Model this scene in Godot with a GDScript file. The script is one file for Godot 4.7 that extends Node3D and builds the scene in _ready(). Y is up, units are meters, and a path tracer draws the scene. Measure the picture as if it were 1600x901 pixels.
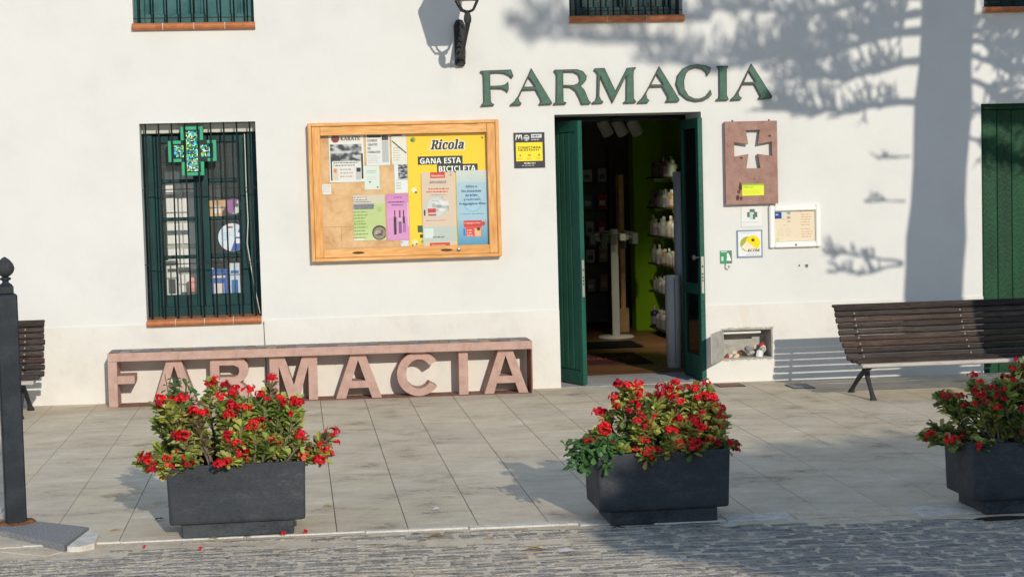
extends Node3D
# A pharmacy front in low sun: white wall, benches, planters with red flowers, paved forecourt and a cobbled street.
# x runs along the wall, y up, z out from the wall (its face is z = 0). The ground falls a little to the right.

const FALL := -0.007          # rise of the ground per metre of x
const SUN := Vector3(-0.205, -0.37, -1.0)   # the way the light travels

var rng := RandomNumberGenerator.new()
var taken := {}
var mats := {}
var plain_mesh := {}
var bold: SystemFont
var serif: SystemFont


func gy(x: float) -> float:
	return FALL * x


func up_light(xs: float, ys: float, z: float) -> Vector3:   # the point at distance z from the wall whose shadow falls at (xs, ys) on the wall
	return Vector3(xs - SUN.x * z, ys - SUN.y * z, z)


# ---------------------------------------------------------------- naming
func numbered(called: String) -> String:
	var n: int = taken.get(called, 0)
	taken[called] = n + 1
	return called if n == 0 else "%s_%03d" % [called, n]


func tag(o: Node3D, label: String, category: String, group := "") -> Node3D:
	o.set_meta("label", label)
	o.set_meta("category", category)
	if group:
		o.set_meta("group", group)
	return o


func thing(called: String, label: String, category: String, at := Vector3.ZERO, turn := 0.0, group := "") -> Node3D:
	var o := Node3D.new()
	o.name = numbered(called)
	add_child(o)
	o.position = at
	o.rotation.y = turn
	tag(o, label, category, group)
	return o


func structure(called: String, at := Vector3.ZERO) -> Node3D:
	var o := Node3D.new()
	o.name = numbered(called)
	add_child(o)
	o.position = at
	o.set_meta("kind", "structure")
	return o


func part(called: String, shape: Variant, m: Material, parent: Node = self, at := Vector3.ZERO) -> MeshInstance3D:
	var o := MeshInstance3D.new()
	if shape is SurfaceTool:
		(shape as SurfaceTool).generate_normals()
		o.mesh = (shape as SurfaceTool).commit()
	else:
		o.mesh = shape
	o.material_override = m
	o.cast_shadow = GeometryInstance3D.SHADOW_CASTING_SETTING_ON
	o.name = numbered(called) if parent == self else called
	parent.add_child(o, true)
	o.position = at
	return o


func copy(o: Node3D, label: String, at: Vector3, turn := 0.0) -> Node3D:
	var c: Node3D = o.duplicate()
	c.name = numbered(String(o.name).get_slice("_0", 0))
	add_child(c)
	c.position = at
	c.rotation.y = turn
	c.set_meta("label", label)
	return c


# ---------------------------------------------------------------- shapes
func mb(flat := true) -> SurfaceTool:
	var s := SurfaceTool.new()
	s.begin(Mesh.PRIMITIVE_TRIANGLES)
	s.set_smooth_group(-1 if flat else 0)
	return s


func tri(s: SurfaceTool, a: Vector3, b: Vector3, c: Vector3, out: Vector3) -> void:
	if (b - a).cross(c - a).dot(out) > 0.0:
		s.add_vertex(a)
		s.add_vertex(c)
		s.add_vertex(b)
	else:
		s.add_vertex(a)
		s.add_vertex(b)
		s.add_vertex(c)


func quad(s: SurfaceTool, a: Vector3, b: Vector3, c: Vector3, d: Vector3, out: Vector3) -> void:
	tri(s, a, b, c, out)
	tri(s, a, c, d, out)


func box(s: SurfaceTool, lo: Vector3, hi: Vector3, bevel := 0.0, xf := Transform3D()) -> void:
	var c := (lo + hi) / 2.0
	var h := (hi - lo) / 2.0
	var b := minf(bevel, minf(h.x, minf(h.y, h.z)) * 0.9)
	var cen := xf * c
	var P := func(sx: float, sy: float, sz: float, ax: int) -> Vector3:
		var v := Vector3(sx * (h.x - (0.0 if ax == 0 else b)), sy * (h.y - (0.0 if ax == 1 else b)), sz * (h.z - (0.0 if ax == 2 else b)))
		return xf * (c + v)
	for ax in 3:
		for sg in [-1.0, 1.0]:
			var q: Array[Vector3] = []
			for uv in [[-1.0, -1.0], [1.0, -1.0], [1.0, 1.0], [-1.0, 1.0]]:
				var e := [0.0, 0.0, 0.0]
				e[ax] = sg
				e[(ax + 1) % 3] = uv[0]
				e[(ax + 2) % 3] = uv[1]
				q.append(P.call(e[0], e[1], e[2], ax))
			var mid := (q[0] + q[2]) / 2.0
			quad(s, q[0], q[1], q[2], q[3], mid - cen)
	if b <= 0.0:
		return
	for ax in 3:
		var u := (ax + 1) % 3
		var w := (ax + 2) % 3
		for su in [-1.0, 1.0]:
			for sw in [-1.0, 1.0]:
				var e0 := [0.0, 0.0, 0.0]
				e0[u] = su
				e0[w] = sw
				var e1 := e0.duplicate()
				e0[ax] = -1.0
				e1[ax] = 1.0
				var q0: Vector3 = P.call(e0[0], e0[1], e0[2], u)
				var q1: Vector3 = P.call(e1[0], e1[1], e1[2], u)
				var q2: Vector3 = P.call(e1[0], e1[1], e1[2], w)
				var q3: Vector3 = P.call(e0[0], e0[1], e0[2], w)
				quad(s, q0, q1, q2, q3, (q0 + q2) / 2.0 - cen)
	for sx in [-1.0, 1.0]:
		for sy in [-1.0, 1.0]:
			for sz in [-1.0, 1.0]:
				var a: Vector3 = P.call(sx, sy, sz, 0)
				tri(s, a, P.call(sx, sy, sz, 1), P.call(sx, sy, sz, 2), a - cen)


func block(lo: Vector3, hi: Vector3, bevel := 0.0) -> SurfaceTool:
	var s := mb()
	box(s, lo, hi, bevel)
	return s


func tube(s: SurfaceTool, pts: Array, radii: Array, sides := 8, caps := true) -> void:
	var rings: Array = []
	var side := Vector3.ZERO
	for i in pts.size():
		var p: Vector3 = pts[i]
		var d: Vector3 = (pts[mini(i + 1, pts.size() - 1)] - pts[maxi(i - 1, 0)]).normalized()
		if side == Vector3.ZERO:
			side = d.cross(Vector3.UP if absf(d.y) < 0.9 else Vector3.RIGHT)
		side = (side - d * side.dot(d)).normalized()
		var up := d.cross(side)
		var r: float = radii[mini(i, radii.size() - 1)]
		var ring: Array = []
		for k in sides:
			var t := TAU * k / sides
			ring.append(p + (side * cos(t) + up * sin(t)) * r)
		rings.append(ring)
	for i in rings.size() - 1:
		var mid: Vector3 = (pts[i] + pts[i + 1]) / 2.0
		for k in sides:
			var a: Vector3 = rings[i][k]
			var b: Vector3 = rings[i][(k + 1) % sides]
			var c: Vector3 = rings[i + 1][(k + 1) % sides]
			var e: Vector3 = rings[i + 1][k]
			quad(s, a, b, c, e, (a + c) / 2.0 - mid)
	if caps:
		for end in [0, rings.size() - 1]:
			var out: Vector3 = (pts[0] - pts[1]) if end == 0 else (pts[-1] - pts[-2])
			for k in range(1, sides - 1):
				tri(s, rings[end][0], rings[end][k], rings[end][k + 1], out)


func lathe(s: SurfaceTool, profile: Array, seg := 20, xf := Transform3D(), bumps: Variant = null) -> void:   # profile of Vector2(radius, height)
	for i in profile.size() - 1:
		for k in seg:
			var q: Array[Vector3] = []
			for jk in [[i, k], [i, k + 1], [i + 1, k + 1], [i + 1, k]]:
				var p: Vector2 = profile[jk[0]]
				var t: float = TAU * (jk[1] % seg) / seg
				var r := p.x
				if bumps != null:
					r *= bumps.call(t, p.y)
				q.append(xf * Vector3(cos(t) * r, p.y, sin(t) * r))
			var axis: Vector3 = xf * Vector3(0, (profile[i].y + profile[i + 1].y) / 2.0, 0)
			var mid := (q[0] + q[1] + q[2] + q[3]) / 4.0
			var out := mid - axis
			if absf(profile[i].y - profile[i + 1].y) < 0.0001:
				out = xf.basis * Vector3(0, 1.0 if profile[i].x > profile[i + 1].x else -1.0, 0)
			if profile[i].x < 0.0001:
				tri(s, q[0], q[2], q[3], out)
			elif profile[i + 1].x < 0.0001:
				tri(s, q[0], q[1], q[2], out)
			else:
				quad(s, q[0], q[1], q[2], q[3], out)


func holed(outer: PackedVector2Array, hole: PackedVector2Array) -> PackedVector2Array:   # joins a hole to its outline by a hair-thin cut
	if hole.is_empty():
		return outer
	if Geometry2D.is_polygon_clockwise(outer) == Geometry2D.is_polygon_clockwise(hole):
		hole.reverse()
	var best := INF
	var bi := 0
	var bj := 0
	for i in outer.size():
		for j in hole.size():
			var d := outer[i].distance_squared_to(hole[j])
			if d < best:
				best = d
				bi = i
				bj = j
	var dir := (hole[bj] - outer[bi]).normalized().orthogonal() * 0.00004
	var r := PackedVector2Array()
	for i in bi:
		r.append(outer[i])
	r.append(outer[bi] - dir)
	for j in hole.size():
		r.append(hole[(bj + j) % hole.size()] - (dir if j == 0 else Vector2.ZERO))
	r.append(hole[bj] + dir)
	r.append(outer[bi] + dir)
	for i in range(bi + 1, outer.size()):
		r.append(outer[i])
	return r


func extrude(s: SurfaceTool, outer: PackedVector2Array, z0: float, z1: float, hole := PackedVector2Array(), xf := Transform3D()) -> void:
	var poly := holed(outer, hole)
	var idx := Geometry2D.triangulate_polygon(poly)
	if idx.is_empty() and not hole.is_empty():
		poly = holed(outer, hole)
		idx = Geometry2D.triangulate_delaunay(poly)
	for k in range(0, idx.size(), 3):
		for zz in [[z0, -1.0], [z1, 1.0]]:
			var v: Array[Vector3] = []
			for j in 3:
				var p := poly[idx[k + j]]
				v.append(xf * Vector3(p.x, p.y, zz[0]))
			tri(s, v[0], v[1], v[2], xf.basis * Vector3(0, 0, zz[1]))
	for ring in [outer, hole]:
		var cw := Geometry2D.is_polygon_clockwise(ring) if ring.size() > 2 else false
		for i in ring.size():
			var a: Vector2 = ring[i]
			var b: Vector2 = ring[(i + 1) % ring.size()]
			var n := (b - a).orthogonal() * (1.0 if cw else -1.0)   # points out of the ring's own area
			if ring == hole:
				n = -n
			var side := Vector2((b - a).y, -(b - a).x)
			var inside := (a + b) / 2.0 + side.normalized() * 0.0002
			var out := -side if Geometry2D.is_point_in_polygon(inside, ring) != (ring == hole) else side
			quad(s, xf * Vector3(a.x, a.y, z0), xf * Vector3(b.x, b.y, z0), xf * Vector3(b.x, b.y, z1), xf * Vector3(a.x, a.y, z1), xf.basis * Vector3(out.x, out.y, 0))


func walled(s: SurfaceTool, x0: float, x1: float, y0: float, y1: float, z0: float, z1: float, openings: Array) -> void:   # a slab with square openings [x0, x1, y0, y1]
	var xs := [x0, x1]
	var ys := [y0, y1]
	for o in openings:
		for v in [o[0], o[1]]:
			if v > x0 and v < x1:
				xs.append(v)
		for v in [o[2], o[3]]:
			if v > y0 and v < y1:
				ys.append(v)
	xs.sort()
	ys.sort()
	var solid := func(i: int, j: int) -> bool:
		if i < 0 or j < 0 or i >= xs.size() - 1 or j >= ys.size() - 1 or xs[i + 1] - xs[i] < 0.0001 or ys[j + 1] - ys[j] < 0.0001:
			return false
		var cx: float = (xs[i] + xs[i + 1]) / 2.0
		var cy: float = (ys[j] + ys[j + 1]) / 2.0
		for o in openings:
			if cx > o[0] and cx < o[1] and cy > o[2] and cy < o[3]:
				return false
		return true
	for i in xs.size() - 1:
		for j in ys.size() - 1:
			if not solid.call(i, j):
				continue
			var a: float = xs[i]
			var b: float = xs[i + 1]
			var c: float = ys[j]
			var d: float = ys[j + 1]
			for zz in [[z0, -1.0], [z1, 1.0]]:
				quad(s, Vector3(a, c, zz[0]), Vector3(b, c, zz[0]), Vector3(b, d, zz[0]), Vector3(a, d, zz[0]), Vector3(0, 0, zz[1]))
			if not solid.call(i - 1, j):
				quad(s, Vector3(a, c, z0), Vector3(a, d, z0), Vector3(a, d, z1), Vector3(a, c, z1), Vector3.LEFT)
			if not solid.call(i + 1, j):
				quad(s, Vector3(b, c, z0), Vector3(b, d, z0), Vector3(b, d, z1), Vector3(b, c, z1), Vector3.RIGHT)
			if not solid.call(i, j - 1):
				quad(s, Vector3(a, c, z0), Vector3(b, c, z0), Vector3(b, c, z1), Vector3(a, c, z1), Vector3.DOWN)
			if not solid.call(i, j + 1):
				quad(s, Vector3(a, d, z0), Vector3(b, d, z0), Vector3(b, d, z1), Vector3(a, d, z1), Vector3.UP)


func mm(v: Array) -> PackedVector2Array:   # pairs of millimetres
	var r := PackedVector2Array()
	for i in range(0, v.size(), 2):
		r.append(Vector2(v[i], v[i + 1]) / 1000.0)
	return r


func disc(cx: float, cy: float, rx: float, ry: float, n := 24) -> PackedVector2Array:
	var r := PackedVector2Array()
	for k in n:
		r.append(Vector2(cx + cos(TAU * k / n) * rx, cy + sin(TAU * k / n) * ry))
	return r


# ---------------------------------------------------------------- materials
func c8(r: int, g: int, b: int) -> Color:
	return Color8(r, g, b)


func flat(key: String, c: Color, rough := 0.7, metal := 0.0, spec := 0.4) -> StandardMaterial3D:
	if not mats.has(key):
		var m := StandardMaterial3D.new()
		m.resource_name = key
		m.albedo_color = c
		m.roughness = rough
		m.metallic = metal
		m.metallic_specular = spec
		mats[key] = m
	return mats[key]


# A surface whose colour wanders between the colours of a ramp; layers are [frequency, weight] pairs, more than one so that repeats do not show.
func grain(key: String, colors: Array, rough := 0.8, size := 2.0, layers := [[4.0, 0.5], [20.0, 0.3], [80.0, 0.2]], bump := 0.0, stretch := Vector3.ONE, px := 512, spec := 0.35, metal := 0.0, contrast := 1.6) -> StandardMaterial3D:
	if mats.has(key):
		return mats[key]
	var sum := PackedFloat32Array()
	sum.resize(px * px)
	for L in layers:
		var n := FastNoiseLite.new()
		n.seed = absi(hash(key + str(L[0]))) % 10000
		n.noise_type = FastNoiseLite.TYPE_SIMPLEX_SMOOTH
		n.frequency = L[0] / px
		n.fractal_octaves = 3
		var d := n.get_seamless_image(px, px).get_data()
		for i in px * px:
			sum[i] += d[i] / 255.0 * L[1]
	var g := Gradient.new()
	g.offsets = PackedFloat32Array([])
	g.colors = PackedColorArray([])
	for i in colors.size():
		g.add_point(float(i) / maxf(1.0, colors.size() - 1.0), colors[i])
	while g.get_point_count() > colors.size():
		g.remove_point(0)
	var lut: Array[Color] = []
	for i in 256:
		lut.append(g.sample(i / 255.0))
	var bytes := PackedByteArray()
	bytes.resize(px * px * 3)
	var hb := PackedByteArray()
	hb.resize(px * px)
	for i in px * px:
		var v := clampf((sum[i] - 0.5) * contrast + 0.5, 0.0, 1.0)
		var c := lut[int(v * 255.0)]
		bytes[i * 3] = c.r8
		bytes[i * 3 + 1] = c.g8
		bytes[i * 3 + 2] = c.b8
		hb[i] = int(v * 255.0)
	var m := StandardMaterial3D.new()
	m.resource_name = key
	m.albedo_texture = ImageTexture.create_from_image(Image.create_from_data(px, px, false, Image.FORMAT_RGB8, bytes))
	m.roughness = rough
	m.metallic = metal
	m.metallic_specular = spec
	m.uv1_triplanar = true
	m.uv1_world_triplanar = true
	m.uv1_scale = Vector3.ONE / size / stretch
	if bump > 0.0:
		var hi := Image.create_from_data(px, px, false, Image.FORMAT_L8, hb)
		hi.convert(Image.FORMAT_RGBA8)
		hi.bump_map_to_normal_map(bump)
		m.normal_enabled = true
		m.normal_texture = ImageTexture.create_from_image(hi)
	mats[key] = m
	return m


func shade_of(key: String, base: String, times: Color) -> StandardMaterial3D:   # another tone of the same stuff (another board, another stone)
	if not mats.has(key):
		var m: StandardMaterial3D = mats[base].duplicate()
		m.resource_name = key
		m.albedo_color = times
		mats[key] = m
	return mats[key]


func glass(key: String, alpha := 0.12) -> StandardMaterial3D:
	if not mats.has(key):
		var m := StandardMaterial3D.new()
		m.resource_name = key
		m.albedo_color = Color(0.85, 0.93, 0.92, alpha)
		m.transparency = BaseMaterial3D.TRANSPARENCY_ALPHA
		m.roughness = 0.03
		m.metallic_specular = 0.5
		mats[key] = m
	return mats[key]


func lettering(said: String, parent: Node, cx: float, cy: float, z: float, height: float, width: float, m: Material, font: Font = null, deep := 0.0012, slant := 0.0) -> MeshInstance3D:
	var t := TextMesh.new()
	t.text = said
	t.font = font if font else bold
	t.font_size = 64
	t.pixel_size = 0.01
	t.curve_step = 2.0
	t.depth = 0.1
	var o := MeshInstance3D.new()
	o.name = "lettering"
	o.mesh = t
	o.material_override = m
	parent.add_child(o, true)
	var bb := t.get_aabb()
	var k := Vector3(width / bb.size.x if width > 0.0 else height / bb.size.y, height / bb.size.y, deep / 0.1)
	var basis := Basis.from_scale(k)
	if slant != 0.0:
		basis = Basis(Vector3(1, 0, 0), Vector3(slant, 1, 0), Vector3(0, 0, 1)) * basis
	o.transform = Transform3D(basis, Vector3(cx, cy, z) - basis * (bb.position + bb.size / 2.0))
	return o


# A printed sheet: its picture is drawn here from coloured patches, rules and discs given in fractions of the sheet (y down); the words are letters on top.
func sheet(called: String, label: String, category: String, x0: float, y0: float, x1: float, y1: float, z: float, paper: Color, ops: Array, group := "", px := 160, rough := 0.75, curl := 0.0, parent: Node = null) -> MeshInstance3D:
	var w := x1 - x0
	var h := y1 - y0
	var W := px
	var H := int(px * h / w)
	var im := Image.create(W, H, false, Image.FORMAT_RGB8)
	im.fill(paper)
	var words: Array = []
	var r := RandomNumberGenerator.new()
	r.seed = absi(hash(called + label))
	for op in ops:
		match op[0]:
			"r":
				im.fill_rect(Rect2i(int(op[1] * W), int(op[2] * H), maxi(1, int(op[3] * W)), maxi(1, int(op[4] * H))), op[5])
			"g":
				var ya := int(op[1] * H)
				var yb := int(op[2] * H)
				for y in range(ya, yb):
					im.fill_rect(Rect2i(0, y, W, 1), (op[3] as Color).lerp(op[4], float(y - ya) / maxf(1.0, yb - ya)))
			"l":   # x, y, width, rows, row step, colour: fine print as rows of short words
				for row in op[4]:
					var x: float = op[1] * W
					var end: float = (op[1] + op[3] * r.randf_range(0.75, 1.0)) * W
					while x < end:
						var ww := minf(r.randf_range(0.03, 0.1) * W, end - x)
						im.fill_rect(Rect2i(int(x), int((op[2] + row * op[5]) * H), maxi(1, int(ww)), maxi(1, int(op[5] * 0.4 * H))), op[6])
						x += ww + 0.02 * W
			"c":
				var rx: float = op[3] * W
				for y in range(maxi(0, int(op[2] * H - rx)), mini(H, int(op[2] * H + rx) + 1)):
					for x in range(maxi(0, int(op[1] * W - rx)), mini(W, int(op[1] * W + rx) + 1)):
						if Vector2(x - op[1] * W, y - op[2] * H).length() < rx:
							im.set_pixel(x, y, op[4])
			"n":   # a blotchy grey photograph: x, y, w, h, dark, light
				var n := FastNoiseLite.new()
				n.seed = r.randi() % 999
				n.frequency = 3.0 / W
				n.fractal_octaves = 2
				for y in range(int(op[2] * H), mini(H, int((op[2] + op[4]) * H))):
					for x in range(int(op[1] * W), mini(W, int((op[1] + op[3]) * W))):
						im.set_pixel(x, y, (op[5] as Color).lerp(op[6], clampf(n.get_noise_2d(x, y * 1.6) * 1.3 + 0.5, 0.0, 1.0)))
			"t":
				words.append(op)
	var m := StandardMaterial3D.new()
	m.resource_name = called
	m.albedo_texture = ImageTexture.create_from_image(im)
	m.roughness = rough
	m.metallic_specular = 0.3
	var s := mb(false)
	var nx := 8 if curl > 0.0 else 1
	var ny := 8 if curl > 0.0 else 1
	var V := func(i: int, j: int) -> Array:
		var u := float(i) / nx
		var v := float(j) / ny
		var dz := curl * (absf(u - 0.5) * 2.0) ** 3 * (0.4 + 0.6 * v) + curl * 0.35 * sin(u * 5.0 + v * 7.0 + w * 40.0)
		return [Vector3(-w / 2 + u * w, h / 2 - v * h, dz), Vector2(u, v)]
	for i in nx:
		for j in ny:
			for ij in [[i, j], [i + 1, j], [i + 1, j + 1], [i, j], [i + 1, j + 1], [i, j + 1]]:
				var p: Array = V.call(ij[0], ij[1])
				s.set_uv(p[1])
				s.add_vertex(p[0])
	# the sheet's back and edges
	var o := part(called, s, m, parent if parent else self, Vector3((x0 + x1) / 2, (y0 + y1) / 2, z))
	if not parent:
		tag(o, label, category, group)
	for t in words:   # "t", said, cx, cy, height, width, colour, font
		lettering(t[1], o, (t[2] - 0.5) * w, (0.5 - t[3]) * h, 0.0012 + curl, t[4] * h, t[5] * w, flat("ink_" + (t[6] as Color).to_html(), t[6], 0.7), t[7] if t.size() > 7 else null, 0.0008, t[8] if t.size() > 8 else 0.0)
	return o


# ---------------------------------------------------------------- the scene
func _ready() -> void:
	rng.seed = 7
	var cam := Camera3D.new()
	cam.name = "camera"
	add_child(cam)
	cam.fov = 18.945
	cam.near = 0.1
	cam.far = 300.0
	cam.transform = Transform3D(Basis(Vector3.UP, -0.1245) * Basis(Vector3.RIGHT, -0.06228) * Basis(Vector3.BACK, -0.02608), Vector3(-2.2162, 1.9, 15.5427))
	cam.current = true

	var env := Environment.new()
	env.background_mode = Environment.BG_SKY
	var sm := ProceduralSkyMaterial.new()
	sm.sky_top_color = Color(0.47, 0.58, 0.72)
	sm.sky_horizon_color = Color(0.86, 0.90, 0.92)
	sm.sky_curve = 0.16
	sm.ground_bottom_color = Color(0.42, 0.40, 0.37)
	sm.ground_horizon_color = Color(0.66, 0.68, 0.70)
	sm.sky_energy_multiplier = 1.0
	var sky := Sky.new()
	sky.sky_material = sm
	env.sky = sky
	env.background_energy_multiplier = 1.0
	env.tonemap_mode = Environment.TONE_MAPPER_LINEAR
	env.tonemap_exposure = 1.2
	env.sdfgi_enabled = true
	env.ssao_enabled = true
	env.ssil_enabled = true
	var we := WorldEnvironment.new()
	we.name = "air"
	we.environment = env
	add_child(we)

	var sun := DirectionalLight3D.new()
	sun.name = "sun"
	add_child(sun)
	sun.look_at_from_position(Vector3.ZERO, SUN, Vector3.UP)
	sun.light_energy = 0.8
	sun.light_color = Color(1.0, 0.963, 0.895)
	sun.light_angular_distance = 0.53
	sun.shadow_enabled = true

	bold = SystemFont.new()
	bold.font_names = PackedStringArray(["Droid Sans"])
	bold.font_weight = 700
	serif = SystemFont.new()
	serif.font_names = PackedStringArray(["Droid Serif"])
	serif.font_weight = 700

	materials()
	ground()
	building()
	lower_window()
	upper_windows()
	door()
	shop_inside()
	wall_letters()
	street_lamp()
	notice_board()
	wall_signs()
	utility_cupboard()
	letter_bench()
	slatted_benches()
	bollard()
	planters()
	litter()
	trees()


func materials() -> void:
	grain("plaster", [c8(212, 212, 209), c8(219, 219, 216), c8(222, 222, 219)], 0.92, 3.1, [[3.0, 0.55], [9.0, 0.33], [40.0, 0.12]], 0.9, Vector3.ONE, 512, 0.35, 0.0, 1.1)
	grain("plinth_paint", [c8(213, 210, 203), c8(221, 218, 211), c8(224, 222, 216)], 0.85, 2.3, [[3.0, 0.55], [14.0, 0.33], [40.0, 0.12]], 0.8)
	grain("paving", [c8(146, 133, 114), c8(191, 177, 155), c8(204, 190, 167), c8(210, 197, 175), c8(225, 214, 196)], 0.85, 2.1, [[3.0, 0.35], [11.0, 0.25], [50.0, 0.2], [150.0, 0.2]], 1.0, Vector3(1.7, 1, 1), 1024, 0.35, 0.0, 1.9)
	var tones := [Color(1, 1, 1), Color(0.985, 0.985, 0.985), Color(0.99, 0.985, 0.975), Color(0.975, 0.975, 0.98), Color(1.01, 1.005, 0.995)]
	for i in tones.size():
		shade_of("paving_%d" % i, "paving", tones[i])
	grain("joint", [c8(74, 70, 64), c8(104, 98, 90)], 0.95, 0.8)
	grain("mortar", [c8(188, 168, 142), c8(216, 198, 172), c8(230, 215, 193)], 0.95, 0.7, [[4.0, 0.4], [24.0, 0.3], [110.0, 0.3]], 5.0)
	grain("slate", [c8(116, 110, 103), c8(172, 164, 153), c8(192, 183, 171), c8(226, 217, 202)], 0.85, 0.5, [[7.0, 0.25], [30.0, 0.35], [80.0, 0.4]], 10.0, Vector3(3.5, 1, 1), 512, 0.3, 0.0, 2.3)
	var st := [Color(1, 1, 1), Color(0.93, 0.935, 0.95), Color(0.96, 0.96, 0.96), Color(0.88, 0.89, 0.91), Color(1.0, 0.98, 0.95), Color(0.95, 0.945, 0.93)]
	for i in st.size():
		shade_of("slate_%d" % i, "slate", st[i])
	grain("kerb_lime", [c8(176, 166, 152), c8(214, 208, 197), c8(228, 224, 216)], 0.9, 0.5, [[4.0, 0.5], [40.0, 0.5]], 4.0)
	grain("granite", [c8(92, 93, 95), c8(144, 144, 144), c8(190, 189, 187)], 0.85, 0.35, [[24.0, 0.45], [90.0, 0.55]], 6.0)
	grain("terracotta", [c8(150, 88, 54), c8(182, 112, 70), c8(198, 130, 86)], 0.42, 0.6, [[4.0, 0.6], [40.0, 0.4]], 1.0)
	grain("window_green", [c8(8, 46, 48), c8(11, 56, 57), c8(17, 66, 66)], 0.45, 0.8, [[3.0, 0.5], [40.0, 0.5]], 0.8)
	grain("shutter_green", [c8(42, 84, 86), c8(58, 104, 104), c8(70, 116, 116)], 0.6, 0.8, [[3.0, 0.5], [40.0, 0.5]], 1.0)
	grain("gate_green", [c8(11, 52, 32), c8(18, 66, 41), c8(24, 76, 48)], 0.5, 0.7, [[3.0, 0.5], [60.0, 0.5]], 1.0, Vector3(1, 4, 1))
	grain("door_green", [c8(22, 70, 59), c8(32, 87, 73), c8(40, 98, 84)], 0.45, 0.7, [[3.0, 0.5], [60.0, 0.5]], 0.8, Vector3(1, 4, 1))
	grain("iron", [c8(26, 27, 29), c8(40, 41, 43)], 0.5, 0.3, [[20.0, 0.5], [90.0, 0.5]], 2.0)
	grain("cast_iron", [c8(36, 37, 40), c8(58, 59, 62), c8(84, 84, 84)], 0.6, 0.2, [[12.0, 0.5], [70.0, 0.5]], 6.0)
	grain("pine_wood", [c8(202, 144, 80), c8(222, 166, 102), c8(235, 187, 126)], 0.55, 0.8, [[3.0, 0.4], [22.0, 0.6]], 0.8, Vector3(6, 1, 6))
	grain("pine_upright", [c8(202, 144, 80), c8(222, 166, 102), c8(235, 187, 126)], 0.55, 0.8, [[3.0, 0.4], [22.0, 0.6]], 0.8, Vector3(1, 6, 1))
	grain("cork", [c8(196, 150, 100), c8(216, 176, 126), c8(226, 190, 144)], 0.95, 0.9, [[4.0, 0.5], [16.0, 0.3], [100.0, 0.2]], 2.0)
	grain("pink_steel", [c8(164, 131, 121), c8(192, 159, 147), c8(204, 173, 160)], 0.8, 0.5, [[4.0, 0.3], [30.0, 0.3], [130.0, 0.4]], 3.0)
	grain("plaque_paint", [c8(142, 108, 97), c8(162, 128, 116), c8(171, 138, 126)], 0.75, 0.7, [[5.0, 0.5], [50.0, 0.5]], 2.5)
	grain("rusty_plate", [c8(112, 82, 68), c8(148, 110, 92), c8(166, 128, 110)], 0.85, 0.5, [[6.0, 0.5], [60.0, 0.5]], 3.0)
	grain("old_wood", [c8(32, 26, 24), c8(55, 46, 41), c8(72, 63, 57), c8(106, 96, 89)], 0.55, 0.9, [[3.0, 0.3], [14.0, 0.35], [60.0, 0.35]], 4.0, Vector3(7, 0.6, 0.6))
	var wd := [Color(1, 1, 1), Color(0.84, 0.83, 0.83), Color(1.12, 1.06, 1.02), Color(0.93, 0.9, 0.89), Color(1.12, 1.0, 0.93)]
	for i in wd.size():
		shade_of("old_wood_%d" % i, "old_wood", wd[i])
	grain("worn_slat", [c8(150, 142, 136), c8(186, 178, 170), c8(206, 200, 192)], 0.7, 0.9, [[3.0, 0.3], [14.0, 0.35], [60.0, 0.35]], 3.0, Vector3(7, 0.6, 0.6))
	grain("planter_plastic", [c8(40, 44, 50), c8(56, 60, 65), c8(62, 66, 70), c8(78, 81, 84)], 0.66, 0.9, [[3.0, 0.4], [14.0, 0.3], [60.0, 0.3]], 1.2, Vector3(2.2, 1, 1), 512, 0.35, 0.0, 1.7)
	grain("soil", [c8(40, 30, 22), c8(74, 58, 44)], 0.95, 0.3, [[12.0, 0.5], [60.0, 0.5]], 8.0)
	grain("bollard_paint", [c8(28, 34, 41), c8(39, 46, 53), c8(52, 58, 64)], 0.5, 0.8, [[4.0, 0.7], [30.0, 0.3]], 0.5)
	grain("rust", [c8(84, 52, 34), c8(126, 82, 52), c8(160, 116, 80)], 0.95, 0.25, [[8.0, 0.5], [60.0, 0.5]], 5.0)
	grain("cement", [c8(150, 148, 142), c8(176, 174, 168), c8(192, 190, 184)], 0.92, 0.6, [[6.0, 0.5], [60.0, 0.5]], 3.0)
	grain("bark", [c8(86, 74, 64), c8(120, 106, 92), c8(142, 128, 114)], 0.95, 0.8, [[6.0, 0.4], [40.0, 0.6]], 8.0)
	grain("stem_bark", [c8(92, 80, 72), c8(128, 114, 104), c8(150, 138, 128)], 0.9, 0.12, [[6.0, 0.4], [40.0, 0.6]], 6.0)
	grain("floor_wood", [c8(92, 62, 42), c8(124, 88, 60), c8(142, 104, 74)], 0.45, 1.0, [[4.0, 0.5], [40.0, 0.5]], 1.0, Vector3(4, 1, 1))
	grain("lime_paint", [c8(136, 186, 24), c8(146, 194, 32)], 0.8, 1.6)
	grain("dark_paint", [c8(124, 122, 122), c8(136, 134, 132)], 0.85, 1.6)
	flat("white_plastic", c8(222, 222, 218), 0.4)
	flat("white_paint", c8(235, 235, 232), 0.5)
	flat("black_plastic", c8(22, 23, 24), 0.4)
	flat("steel", c8(176, 176, 172), 0.35, 0.9)
	flat("white_cord", c8(205, 203, 196), 0.6)
	glass("pane", 0.04)
	glass("case_pane", 0.02)
	mats.pane.metallic_specular = 0.25
	mats.case_pane.metallic_specular = 0.12


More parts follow.
